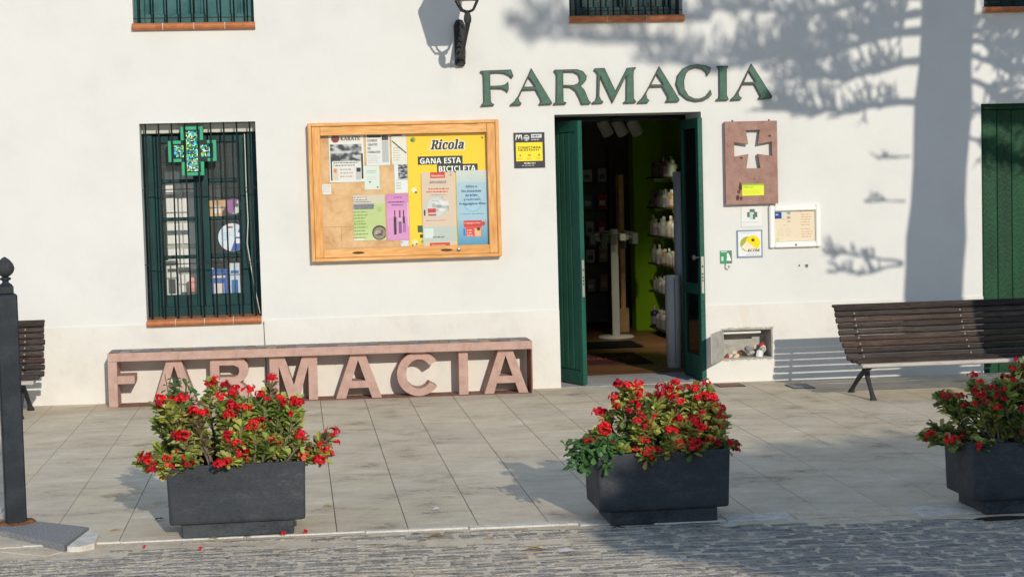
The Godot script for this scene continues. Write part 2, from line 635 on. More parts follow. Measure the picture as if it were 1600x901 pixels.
# ---------------------------------------------------------------- ground
func ground() -> void:
	var tilt := atan(FALL)
	# the forecourt: a bed with every slab in view laid on it
	var pv := structure("pavement")
	pv.rotation.z = tilt
	part("joint_bed", block(Vector3(-14, -0.3, -0.01), Vector3(14, -0.008, 6.2)), mats.joint, pv)
	var cols := 0.3895
	var first := -1.651 - cols * 9
	var slab: Array = []
	for k in 3:
		slab.append(null)
	var far_slabs := mb()
	var shapes := {}
	for i in range(-6, 30):
		var x0 := first + cols * i
		var lead := 0.6 * fposmod(i * 0.37, 1.0)
		var z := -lead
		while z < 6.16:
			var za := maxf(z, -0.008)
			var zb := minf(z + 0.6, 6.165)
			if zb - za > 0.03:
				var xm := x0 + cols / 2
				var left := lerpf(-4.75, -3.75, za / 6.2) - 0.35
				var right := lerpf(4.7, 1.75, za / 6.2) + 0.35
				if xm > left and xm < right:
					var key := "%.3f" % (zb - za)
					if not shapes.has(key):
						shapes[key] = block(Vector3(0.0022, -0.05, 0.0007), Vector3(cols - 0.0022, 0.0, zb - za - 0.0007), 0.0012)
						(shapes[key] as SurfaceTool).generate_normals()
						shapes[key] = (shapes[key] as SurfaceTool).commit()
					var p := part("paving_slab", shapes[key], mats["paving_%d" % (rng.randi() % 5)], pv, Vector3(x0, rng.randf_range(-0.0004, 0.0004), za))
					p.rotation.z = rng.randf_range(-0.0006, 0.0006)
				else:
					box(far_slabs, Vector3(x0 + 0.002, -0.05, za + 0.001), Vector3(x0 + cols - 0.002, 0.0, zb - 0.001))
			z += 0.6
	part("paving_slabs_beyond", far_slabs, mats.paving_1, pv).set_meta("kind", "stuff")

	# the pale strip along the edge of the slabs
	var ke := structure("kerb_strip")
	ke.rotation.z = tilt
	var x := -6.0
	while x < 6.0:
		var w := rng.randf_range(0.35, 0.75)
		var za := 6.172 + maxf(0.0, x + 2.0) * 0.072 + rng.randf_range(-0.004, 0.004)
		var wid := rng.randf_range(0.012, 0.034)
		part("edging_stone", block(Vector3(x, -0.05, 6.168), Vector3(x + w - 0.004, rng.randf_range(0.001, 0.004), za + wid), 0.003), mats.kerb_lime if rng.randf() < 0.75 else mats.mortar, ke)
		x += w

	# the street: sandy mortar with long slate setts pressed into it, the bed runs out to the horizon
	var rd := structure("road")
	rd.rotation.z = tilt
	part("mortar_bed", block(Vector3(-60, -0.4, 6.15), Vector3(60, -0.0055, 80)), mats.mortar, rd)
	var variants: Array = []
	for k in 8:
		var s := mb()
		var ring: Array[Vector3] = []
		var inner: Array[Vector3] = []
		for c4 in [[-0.5, -0.5], [-0.17, -0.5], [0.17, -0.5], [0.5, -0.5], [0.5, 0.0], [0.5, 0.5], [0.17, 0.5], [-0.17, 0.5], [-0.5, 0.5], [-0.5, 0.0]]:
			var px: float = c4[0] * rng.randf_range(0.84, 1.02)
			var pz: float = c4[1] * rng.randf_range(0.7, 1.05)
			ring.append(Vector3(px, -0.010, pz))
			inner.append(Vector3(px * 0.94, rng.randf_range(-0.0035, 0.0), pz * 0.84))
		for t in 10:
			var n := (t + 1) % 10
			quad(s, ring[t], ring[n], inner[n], inner[t], Vector3(ring[t].x, 0.4, ring[t].z))
			tri(s, inner[t], inner[n], Vector3(rng.randf_range(-0.05, 0.05), 0.0005, 0), Vector3.UP)
		s.generate_normals()
		variants.append(s.commit())
	var stones: Array = []
	var zr := 6.24
	while zr < 9.2:
		var dz := rng.randf_range(0.045, 0.095)
		var xx := -5.2 + rng.randf() * 0.2
		while xx < 4.2:
			var len := rng.randf_range(0.1, 0.24) if rng.randf() < 0.6 else rng.randf_range(0.2, 0.4)
			var lo := 6.235 + maxf(0.0, xx + 2.0) * 0.075
			var patch := absf((xx + 2.45) * 0.19 - (zr - 6.38)) < 0.07 + 0.035 * sin(xx * 7.0) and xx < -0.9   # a seam where sand covers the stones
			if zr > lo and not patch and not (xx < -3.25 and zr < 6.42):
				stones.append([xx + len / 2, zr + dz / 2 + rng.randf_range(-0.01, 0.01) + 0.025 * sin(xx * 1.7 + zr * 2.0) + 0.012 * sin(xx * 5.0), len - rng.randf_range(0.004, 0.02), dz - rng.randf_range(0.003, 0.012)])
			xx += len
		zr += dz
	var seen: Array = []
	var rest := mb(false)
	for st in stones:
		var lft := lerpf(-3.75, -3.62, (st[1] - 6.2) / 2.0) - 0.25
		var front: float = 6.91 + (st[0] + 3.7) * 0.212 + 0.08
		if st[0] > lft and st[1] < front and st[0] < 1.9:
			seen.append(st)
		else:
			rest.append_from(variants[rng.randi() % 8], 0, Transform3D(Basis.from_scale(Vector3(st[2], 1, st[3])), Vector3(st[0], -0.002, st[1])))
	seen.sort_custom(func(a, b): return a[2] * a[3] > b[2] * b[3])
	for i in seen.size():
		var st: Array = seen[i]
		var xf := Transform3D(Basis.from_euler(Vector3(rng.randf_range(-0.045, 0.035), rng.randf_range(-0.1, 0.1), rng.randf_range(-0.015, 0.015))) * Basis.from_scale(Vector3(st[2], rng.randf_range(0.8, 1.3), st[3])), Vector3(st[0], rng.randf_range(-0.0015, 0.0015), st[1]))
		if i < 298:
			var o := part("cobblestone", variants[rng.randi() % 8], mats["slate_%d" % (rng.randi() % 6)], rd)
			o.transform = xf
		else:
			rest.append_from(variants[rng.randi() % 8], 0, xf)
	var r := MeshInstance3D.new()
	r.name = "cobblestones_beyond"
	rest.generate_normals()
	r.mesh = rest.commit()
	r.material_override = mats.slate_2
	r.set_meta("kind", "stuff")
	rd.add_child(r, true)

	# the broken granite block at the foot of the bollard
	var kb := structure("kerb_block", Vector3(-3.62, gy(-3.6), 5.98))
	var flat_up := Transform3D(Basis(Vector3(1, 0, 0), Vector3(0, 0, 1), Vector3(0, 1, 0)), Vector3.ZERO)   # outline (x, z), height y
	var sb := mb()
	extrude(sb, mm([-70,-320, 225,-80, 150,372, -210,-60, -520,-330, -480,-560]), -0.06, 0.032, PackedVector2Array(), flat_up)
	part("stone", sb, mats.granite, kb)
	var ch := mb()
	extrude(ch, mm([232,-75, 296,60, 300,330, 225,395, 165,372]), -0.06, 0.022, PackedVector2Array(), flat_up)
	part("mortar_chunk", ch, mats.kerb_lime, kb)
	var fi := mb()
	extrude(fi, mm([-480,-270, -205,-45, 140,385, 70,470, -140,330, -620,60]), -0.06, -0.002, PackedVector2Array(), flat_up)
	part("mortar_fillet", fi, mats.mortar, kb)


# ---------------------------------------------------------------- the building
func building() -> void:
	var b := thing("pharmacy_building", "white plastered pharmacy building with barred windows and an open green door", "building")
	var holes := [[-3.54, -2.528, 0.752, 2.484], [-3.557, -2.506, 3.36, 5.0], [0.317, 1.363, 3.37, 5.0], [4.231, 5.28, 3.40, 5.0], [0.156, 1.515, -1.0, 2.485], [4.194, 5.6, -1.0, 2.502], [1.673, 2.152, 0.195, 0.48]]
	var w := mb()
	walled(w, -7.5, 8.0, -0.3, 6.4, -0.7, 0.0, holes)
	part("wall", w, mats.plaster, b)
	var p := mb()
	walled(p, -7.5, 0.156, -0.2, 0.711, 0.0, 0.016, [[-3.56, -2.51, 0.68, 0.72]])
	part("plinth", p, mats.plinth_paint, b)
	var p2 := mb()
	walled(p2, 1.515, 4.194, -0.2, 0.70, 0.0, 0.016, [[1.673, 2.152, 0.195, 0.48]])
	part("plinth", p2, mats.plinth_paint, b)
	part("side_wall", block(Vector3(-7.5, -0.3, -9), Vector3(-7.0, 6.4, -0.703)), mats.plaster, b)
	part("side_wall", block(Vector3(7.5, -0.3, -9), Vector3(8.0, 6.4, -0.703)), mats.plaster, b)
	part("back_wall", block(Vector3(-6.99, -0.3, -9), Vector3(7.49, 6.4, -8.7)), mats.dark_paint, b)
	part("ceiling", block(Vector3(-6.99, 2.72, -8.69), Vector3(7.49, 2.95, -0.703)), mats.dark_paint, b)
	part("roof", block(Vector3(-7.8, 6.41, -9.3), Vector3(8.3, 6.6, 0.12), 0.02), mats.terracotta, b)
	part("floor", block(Vector3(-6.99, -0.3, -8.69), Vector3(7.49, -0.012, -0.703)), mats.floor_wood, b)
	var boards := 0
	for i in 9:   # the boards of the shop floor just inside the door
		var z := -0.87 - i * 0.14
		var o := part("floor_board", block(Vector3(0.1, -0.02, z - 0.137), Vector3(2.6, -0.006, z), 0.001), mats.floor_wood, b)
		boards += 1
	part("doorstep", block(Vector3(0.158, -0.3, -0.86), Vector3(1.513, 0.0, -0.02), 0.004), mats.cement, b)
	part("step_grating", grating(), mats.granite, b)
	part("screed", block(Vector3(0.1, -0.3, -0.02), Vector3(1.55, -0.016, 0.03)), mats.cement, b)
	# thin grey cable down the wall and a rust run in the plaster below it
	var cb := mb(false)
	tube(cb, [Vector3(-2.515, 0.70, 0.02), Vector3(-2.512, 0.55, 0.021), Vector3(-2.508, 0.40, 0.021), Vector3(-2.51, 0.05, 0.021)], [0.0035], 5)
	tag(part("wall_cable", cb, flat("cable_grey", c8(88, 92, 98), 0.7)), "thin grey cable running down the wall below the barred window", "cable")


func grating() -> SurfaceTool:
	var s := mb()
	for i in 16:
		box(s, Vector3(0.40, 0.0005, -0.62 + i * 0.034), Vector3(1.44, 0.008, -0.60 + i * 0.034), 0.002)
	return s


func window_bars(parent: Node, x0: float, x1: float, y0: float, y1: float, n: int, z: float, rails: Array) -> void:
	var bar := mb(false)
	tube(bar, [Vector3(0, y0, 0), Vector3(0, y1, 0)], [0.0075], 8)
	bar.generate_normals()
	var bar_mesh := bar.commit()
	for i in n:
		part("bar", bar_mesh, mats.iron, parent, Vector3(x0 + (x1 - x0) * (i + 0.5) / n, 0, z))
	for y in rails:
		part("cross_bar", block(Vector3(x0, y - 0.004, z - 0.016), Vector3(x1, y + 0.004, z - 0.0085)), mats.iron, parent)


func sill(parent: Node, x0: float, x1: float, y0: float, y1: float, n: int) -> void:   # rounded glazed tiles along the foot of a window
	var w := (x1 - x0) / n
	for i in n:
		var s := mb(false)
		var prof: Array[Vector2] = []
		for k in 7:
			var a := -PI / 2 + PI * k / 6.0
			prof.append(Vector2(0.028 + cos(a) * 0.03, (y0 + y1) / 2 + sin(a) * (y1 - y0) / 2))
		prof.append(Vector2(-0.2, y1 + 0.012))
		prof.append(Vector2(-0.2, y0))
		var poly := PackedVector2Array(prof)
		var t := mb()
		extrude(t, poly, x0 + w * i + 0.004, x0 + w * (i + 1) - 0.004, PackedVector2Array(), Transform3D(Basis(Vector3(0, 0, 1), Vector3(0, 1, 0), Vector3(1, 0, 0)), Vector3.ZERO))
		part("sill_tile", t, mats.terracotta, parent)
	part("sill_mortar", block(Vector3(x0 + 0.003, y0 + 0.004, -0.19), Vector3(x1 - 0.003, y1 - 0.004, 0.045), 0.004), mats.kerb_lime, parent)


func frame_of(x0: float, x1: float, y0: float, y1: float, z0: float, z1: float, w: float, bevel := 0.006) -> SurfaceTool:
	var s := mb()
	box(s, Vector3(x0, y0, z0), Vector3(x0 + w, y1, z1), bevel)
	box(s, Vector3(x1 - w, y0, z0), Vector3(x1, y1, z1), bevel)
	box(s, Vector3(x0 + w, y0, z0), Vector3(x1 - w, y0 + w, z1 - 0.001), bevel)
	box(s, Vector3(x0 + w, y1 - w, z0), Vector3(x1 - w, y1, z1 - 0.001), bevel)
	return s


func lower_window() -> void:
	var b := get_node("pharmacy_building")
	var x0 := -3.54
	var x1 := -2.528
	var y0 := 0.752
	var y1 := 2.484
	var f := part("window", frame_of(x0 + 0.001, x1 - 0.001, y0 + 0.001, y1 - 0.001, -0.30, -0.2, 0.095), mats.window_green, b)
	sill(f, x0, x1, 0.692, 0.75, 4)
	window_bars(f, x0 - 0.005, x1 + 0.005, y0 - 0.002, y1, 9, -0.012, [1.9, 1.24])
	var mid := (x0 + x1) / 2
	for sgn in [-1, 1]:
		var a: float = x0 + 0.097 if sgn < 0 else mid + 0.002
		var e: float = mid - 0.002 if sgn < 0 else x1 - 0.097
		var y2 := y0 + 0.08
		var y3 := y1 - 0.1
		var s := mb()
		box(s, Vector3(a, y2, -0.28), Vector3(a + 0.065, y3, -0.222), 0.005)
		box(s, Vector3(e - 0.065, y2, -0.28), Vector3(e, y3, -0.222), 0.005)
		box(s, Vector3(a + 0.065, y2, -0.28), Vector3(e - 0.065, y2 + 0.12, -0.223), 0.005)
		box(s, Vector3(a + 0.065, y3 - 0.07, -0.28), Vector3(e - 0.065, y3, -0.223), 0.005)
		part("casement", s, mats.window_green, f)
		var lo: float = y2 + 0.12
		var hi: float = y3 - 0.07
		for k in 3:
			var y: float = lo + (hi - lo) * (k + 1) / 4.0
			part("glazing_bar", block(Vector3(a + 0.066, y - 0.016, -0.27), Vector3(e - 0.066, y + 0.016, -0.228), 0.005), mats.window_green, f)
		for k in 4:
			var ya: float = lo + (hi - lo) * k / 4.0 + (0.017 if k > 0 else 0.0)
			var yb: float = lo + (hi - lo) * (k + 1) / 4.0 - (0.017 if k < 3 else 0.0)
			part("pane", block(Vector3(a + 0.066, ya, -0.252), Vector3(e - 0.066, yb, -0.248)), mats.pane, f)
	part("blind_case", block(Vector3(x0 + 0.004, y1 - 0.085, -0.198), Vector3(x1 - 0.004, y1 - 0.004, -0.15), 0.004), flat("blind_white", c8(196, 194, 184), 0.6), f)
	# the display behind the glass: a dark box, a white drawer front on the left
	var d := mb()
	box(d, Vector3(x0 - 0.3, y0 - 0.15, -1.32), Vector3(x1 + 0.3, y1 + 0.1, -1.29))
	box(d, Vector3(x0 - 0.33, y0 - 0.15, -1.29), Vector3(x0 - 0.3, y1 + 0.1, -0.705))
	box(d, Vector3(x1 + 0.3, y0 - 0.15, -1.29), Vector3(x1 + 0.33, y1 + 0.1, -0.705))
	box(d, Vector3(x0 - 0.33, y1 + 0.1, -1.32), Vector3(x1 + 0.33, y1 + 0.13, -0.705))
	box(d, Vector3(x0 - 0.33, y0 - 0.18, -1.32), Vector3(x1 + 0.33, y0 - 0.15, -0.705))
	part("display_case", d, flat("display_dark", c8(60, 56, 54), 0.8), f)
	part("display_shelf", block(Vector3(x0 + 0.004, y0 + 0.10, -0.698), Vector3(x1 - 0.004, y0 + 0.125, -0.31)), flat("display_shelf", c8(120, 112, 104), 0.7), f)
	var ds := y0 + 0.126
	# hung on the window: the lit cross
	cross_sign()
	# things on show
	var cab := thing("display_cabinet", "tall white drawer cabinet standing behind the left half of the barred window", "cabinet", Vector3(-3.235, ds, -0.62))
	part("back_panel", block(Vector3(-0.15, 0, -0.04), Vector3(0.13, 1.24, -0.002)), flat("cabinet_grey", c8(170, 172, 166), 0.6), cab)
	for k in 5:
		part("drawer_front", block(Vector3(-0.145, 0.05 + k * 0.236, 0.0), Vector3(-0.005, 0.24 + k * 0.236, 0.02), 0.003), mats.white_paint, cab)
		part("drawer_front", block(Vector3(0.005, 0.05 + k * 0.236, 0.0), Vector3(0.125, 0.24 + k * 0.236, 0.02), 0.003), mats.white_paint, cab)
	var bx := thing("cardboard_box", "plain brown cardboard box on a shelf behind the right half of the barred window", "box", Vector3(-2.88, 1.62, -0.62))
	part("carton", block(Vector3(-0.1, 0, -0.12), Vector3(0.16, 0.17, 0.12), 0.003), mats.cork, bx)
	part("lid_tape", block(Vector3(0.01, 0.171, -0.115), Vector3(0.05, 0.173, 0.118)), flat("tape", c8(190, 160, 110), 0.3), bx)
	part("front_label", block(Vector3(-0.06, 0.05, 0.121), Vector3(0.0, 0.12, 0.122)), mats.white_paint, bx)
	var sh := tag(part("glass_shelf", block(Vector3(-3.03, 1.6, -0.69), Vector3(-2.54, 1.618, -0.35), 0.002), flat("shelf_grey", c8(130, 128, 124), 0.5)), "narrow shelf behind the right casement carrying a cardboard box", "shelf")
	round_sign("round_sticker", "purple and white round sticker on the window pane above the larger round sign", -2.755, 1.735, 0.072, [c8(150, 84, 150), c8(206, 214, 208)], false)
	round_sign("round_show_card", "large round blue and white show card in the barred window", -2.775, 1.455, 0.127, [c8(214, 226, 236), c8(28, 84, 168)], true)
	carton("tall_white_carton", "tall white carton at the left end of the window display", -3.33, ds, -0.45, 0.1, 0.38, 0.07, c8(222, 222, 216), c8(70, 74, 72))
	carton("pink_bag", "pink folded paper bag in the left part of the window display", -3.12, ds, -0.42, 0.12, 0.23, 0.06, c8(226, 166, 156), c8(206, 130, 124))
	carton("dark_bottle_pack", "dark low pack in front of the pink bag in the window", -3.19, ds, -0.35, 0.13, 0.09, 0.05, c8(60, 54, 56), c8(210, 208, 204))
	carton("white_leaflet_box", "slim white leaflet box left of the blue carton in the window", -2.985, ds, -0.42, 0.05, 0.3, 0.05, c8(226, 228, 230), c8(150, 170, 200))
	carton("blue_carton", "blue carton with a pale picture in the right half of the window display", -2.905, ds, -0.4, 0.14, 0.29, 0.07, c8(50, 96, 176), c8(226, 214, 214))
	carton("blue_striped_carton", "white carton with blue stripes right of the blue one in the window", -2.765, ds, -0.41, 0.09, 0.34, 0.07, c8(206, 220, 230), c8(40, 110, 180))
	carton("small_pale_carton", "small pale blue carton at the right end of the window display", -2.68, ds, -0.39, 0.06, 0.22, 0.06, c8(168, 196, 214), c8(226, 230, 234))
	# white cord of the cross, hanging down inside the bars
	var s2 := mb(false)
	tube(s2, [Vector3(-2.63, 2.38, -0.14), Vector3(-2.63, 1.9, -0.13), Vector3(-2.625, 1.6, -0.13), Vector3(-2.64, 1.4, -0.12), Vector3(-2.60, 1.1, -0.1), Vector3(-2.545, 0.775, -0.04)], [0.005], 6)
	tag(part("power_cord", s2, mats.white_cord), "white power cord hanging down the right side of the barred window", "cord")


func round_sign(called: String, label: String, x: float, y: float, r: float, cols: Array, printed: bool) -> void:
	var t := thing(called, label, "sign", Vector3(x, y, -0.30))
	var s := mb()
	extrude(s, disc(0, 0, r, r, 28), 0.0, 0.006)
	part("card", s, flat(called + "_a", cols[0], 0.5), t)
	var half := PackedVector2Array()
	for k in 15:
		var a := -PI * 0.55 + PI * 0.85 * k / 14.0
		half.append(Vector2(cos(a), sin(a)) * r * 0.985)
	var s2 := mb()
	extrude(s2, half, 0.0062, 0.0072)
	part("coloured_half", s2, flat(called + "_b", cols[1], 0.5), t)
	if printed:
		for k in 4:
			part("print_line", block(Vector3(-r * 0.62, r * (0.3 - 0.16 * k), 0.0062), Vector3(-r * 0.62 + r * [0.5, 0.55, 0.4, 0.35][k], r * (0.35 - 0.16 * k), 0.007)), flat("print_blue", c8(150, 186, 214), 0.6), t)
		part("red_logo", block(Vector3(-r * 0.35, r * 0.66, 0.0062), Vector3(r * 0.05, r * 0.78, 0.0075)), flat("print_red", c8(180, 50, 60), 0.6), t)
		part("white_badge", block(Vector3(r * 0.2, r * 0.02, 0.0074), Vector3(r * 0.55, r * 0.32, 0.0084), 0.0003), mats.white_paint, t)
		part("white_badge", block(Vector3(r * 0.22, -r * 0.45, 0.0074), Vector3(r * 0.52, -r * 0.1, 0.0084), 0.0003), mats.white_paint, t)
	else:
		part("print_mark", block(Vector3(r * 0.25, -r * 0.1, 0.0074), Vector3(r * 0.6, r * 0.35, 0.0082), 0.0003), flat("mark_dark", c8(70, 80, 84), 0.6), t)


func carton(called: String, label: String, x: float, y: float, z: float, w: float, h: float, d: float, base: Color, print: Color) -> void:
	var t := thing(called, label, "box", Vector3(x, y, z), rng.randf_range(-0.12, 0.12))
	part("carton", block(Vector3(-w / 2, 0, -d / 2), Vector3(w / 2, h, d / 2), 0.0025), flat(called + "_base", base, 0.5), t)
	part("print_panel", block(Vector3(-w * 0.36, h * 0.2, d / 2 + 0.0003), Vector3(w * 0.3, h * 0.55, d / 2 + 0.0012)), flat(called + "_print", print, 0.5), t)
	part("print_band", block(Vector3(-w * 0.4, h * 0.72, d / 2 + 0.0003), Vector3(w * 0.4, h * 0.8, d / 2 + 0.0012)), flat(called + "_print", print, 0.5), t)


func cross_sign() -> void:
	var cx := -3.09
	var cy := 2.235
	var t := thing("pharmacy_cross", "lit green pharmacy cross with coloured lamps behind the window bars", "sign", Vector3(cx, cy, -0.14))
	var a := 0.099
	var bb := 0.095
	var L := 0.212
	var T := 0.218
	var poly := PackedVector2Array([Vector2(-a, T), Vector2(a, T), Vector2(a, bb), Vector2(L, bb), Vector2(L, -bb), Vector2(a, -bb), Vector2(a, -T), Vector2(-a, -T), Vector2(-a, -bb), Vector2(-L, -bb), Vector2(-L, bb), Vector2(-a, bb)])
	var s := mb()
	extrude(s, poly, 0.0, 0.07)
	part("housing", s, flat("cross_dark", c8(14, 30, 26), 0.5), t)
	# the green rim: a bar along every edge
	var rim := mb()
	for i in poly.size():
		var p := poly[i]
		var q := poly[(i + 1) % poly.size()]
		var lo := Vector2(minf(p.x, q.x), minf(p.y, q.y))
		var hi := Vector2(maxf(p.x, q.x), maxf(p.y, q.y))
		var inx := 0.030
		if absf(lo.x - hi.x) < 0.001:
			var sx := signf(p.x)
			box(rim, Vector3(minf(lo.x, lo.x - sx * inx), lo.y + 0.001, 0.0), Vector3(maxf(lo.x, lo.x - sx * inx), hi.y - 0.001, 0.085), 0.003)
		else:
			var sy := signf(p.y)
			box(rim, Vector3(lo.x + 0.0305, minf(lo.y, lo.y - sy * inx), 0.0), Vector3(hi.x - 0.0305 if hi.x - lo.x > 0.15 else hi.x, maxf(lo.y, lo.y - sy * inx), 0.084), 0.003)
	part("rim", rim, flat("cross_green", c8(56, 160, 120), 0.4), t)
	# lamps: little blocks of blue, yellow, white and green light
	var r := RandomNumberGenerator.new()
	r.seed = 31
	var cols := [c8(40, 190, 230), c8(40, 170, 220), c8(200, 230, 70), c8(150, 220, 40), c8(235, 245, 225), c8(20, 40, 40), c8(20, 40, 40), c8(40, 210, 200)]
	for k in cols.size():
		var m := StandardMaterial3D.new()
		m.resource_name = "cross_led_%d" % k
		m.albedo_color = (cols[k] as Color).darkened(0.5)
		m.roughness = 0.4
		if k != 5 and k != 6:
			m.emission_enabled = true
			m.emission = cols[k]
			m.emission_energy_multiplier = 0.9
		mats["led_%d" % k] = m
	var cells: Array = []
	for k in cols.size():
		cells.append(mb())
	var step := 0.0115
	var gx := -13
	while gx <= 13:
		var gyy := -15
		while gyy <= 15:
			var x := gx * step
			var y := gyy * step
			var inside := (absf(x) < a - 0.036 and absf(y) < T - 0.045) or (absf(y) < bb - 0.038 and absf(x) < L - 0.04 and absf(x) > a - 0.02)
			if inside:
				var k := r.randi() % 8
				if absf(x) < 0.04 and y > -0.03 and y < 0.035 and r.randf() < 0.6:
					k = 5
				var w := step * (0.46 if r.randf() < 0.7 else 0.9)
				var h := step * (0.46 if r.randf() < 0.6 else 0.95)
				box(cells[k], Vector3(x - w, y - h * 0.5, 0.0705), Vector3(x + w * 0.4, y + h * 0.5, 0.074 + 0.0004 * k + 0.00013 * posmod(gx * 3 + gyy * 5, 7)))
			gyy += 1
		gx += 1
	for k in cols.size():
		part("lamps", cells[k], mats["led_%d" % k], t).set_meta("kind", "stuff")
	var glow := OmniLight3D.new()
	glow.name = "cross_glow"
	glow.light_color = Color(0.5, 0.9, 0.8)
	glow.light_energy = 0.03
	glow.light_size = 0.1
	glow.omni_range = 3.0
	glow.omni_attenuation = 2.0
	glow.shadow_enabled = true
	glow.position = Vector3(0, 0, 0.11)
	t.add_child(glow)


func upper_windows() -> void:
	var b := get_node("pharmacy_building")
	for spec in [[-3.557, -2.506, 3.36, 3.296, 4, true], [0.317, 1.363, 3.37, 3.307, 3, false], [4.231, 5.28, 3.40, 3.345, 3, false]]:
		var x0: float = spec[0]
		var x1: float = spec[1]
		var y0: float = spec[2]
		var y1 := 5.0
		var f := part("window", frame_of(x0 + 0.001, x1 - 0.001, y0 + 0.001, y1 - 0.001, -0.24, -0.14, 0.09), mats.shutter_green if spec[5] else mats.window_green, b)
		sill(f, x0 - 0.012, x1 + 0.012, spec[3], y0 - 0.002, spec[4])
		window_bars(f, x0, x1, y0 - 0.002, y1, 9, -0.012, [y0 + 0.045, y0 + 0.9])
		var m: Material = mats.shutter_green if spec[5] else mats.window_green
		var mid := (x0 + x1) / 2
		for sgn in [-1, 1]:
			var a: float = x0 + 0.092 if sgn < 0 else mid + 0.002
			var e: float = mid - 0.002 if sgn < 0 else x1 - 0.092
			var s := mb()
			box(s, Vector3(a, y0 + 0.01, -0.23), Vector3(e, y1 - 0.1, -0.2))
			for row in 3:
				var ya: float = y0 + 0.07 + row * 0.5
				box(s, Vector3(a + 0.05, ya, -0.2), Vector3(e - 0.05, ya + 0.43, -0.183), 0.014)
			box(s, Vector3(a, y0 + 0.01, -0.2), Vector3(a + 0.03, y1 - 0.1, -0.178), 0.004)
			box(s, Vector3(e - 0.03, y0 + 0.01, -0.2), Vector3(e, y1 - 0.1, -0.178), 0.004)
			part("shutter", s, m, f)


func door() -> void:
	var b := get_node("pharmacy_building")
	var s := mb()   # fixed frame at the back of the deep doorway
	box(s, Vector3(0.158, 0.0, -0.698), Vector3(0.20, 2.483, -0.62), 0.004)
	box(s, Vector3(1.471, 0.0, -0.698), Vector3(1.513, 2.483, -0.62), 0.004)
	box(s, Vector3(0.2, 2.452, -0.698), Vector3(1.471, 2.483, -0.621), 0.004)
	var fr := part("door_frame", s, flat("frame_dark", c8(20, 30, 28), 0.5), b)
	part("door_closer", block(Vector3(0.78, 2.43, -0.615), Vector3(0.9, 2.47, -0.56), 0.01), mats.black_plastic, fr)
	part("sliding_rail", block(Vector3(0.2, 2.436, -0.60), Vector3(1.46, 2.451, -0.585)), mats.black_plastic, fr)
	# left leaf: boards outside, swung out almost flat to the reveal
	var lh := Vector3(0.178, 0.0, -0.60)
	var free := Vector3(0.392, 0.0, -0.03)
	leaf(b, lh, free, false)
	leaf(b, Vector3(1.475, 0.0, -0.60), Vector3(1.497, 0.0, 0.025), true)
	# the closed gate at the right end
	var g := part("gate", frame_of(4.196, 5.598, -0.1, 2.50, -0.14, -0.09, 0.05), mats.gate_green, b)
	for i in 9:
		var x := 4.2465 + i * 0.1445
		part("plank", block(Vector3(x + 0.001, -0.05, -0.135), Vector3(x + 0.1435, 2.449, -0.105), 0.006), shade_of("gate_green_%d" % (i % 3), "gate_green", [Color(1, 1, 1), Color(0.9, 0.92, 0.9), Color(0.96, 1.0, 0.97)][i % 3]), g)
	part("backing", block(Vector3(4.246, -0.05, -0.16), Vector3(5.55, 2.449, -0.142)), mats.black_plastic, g)


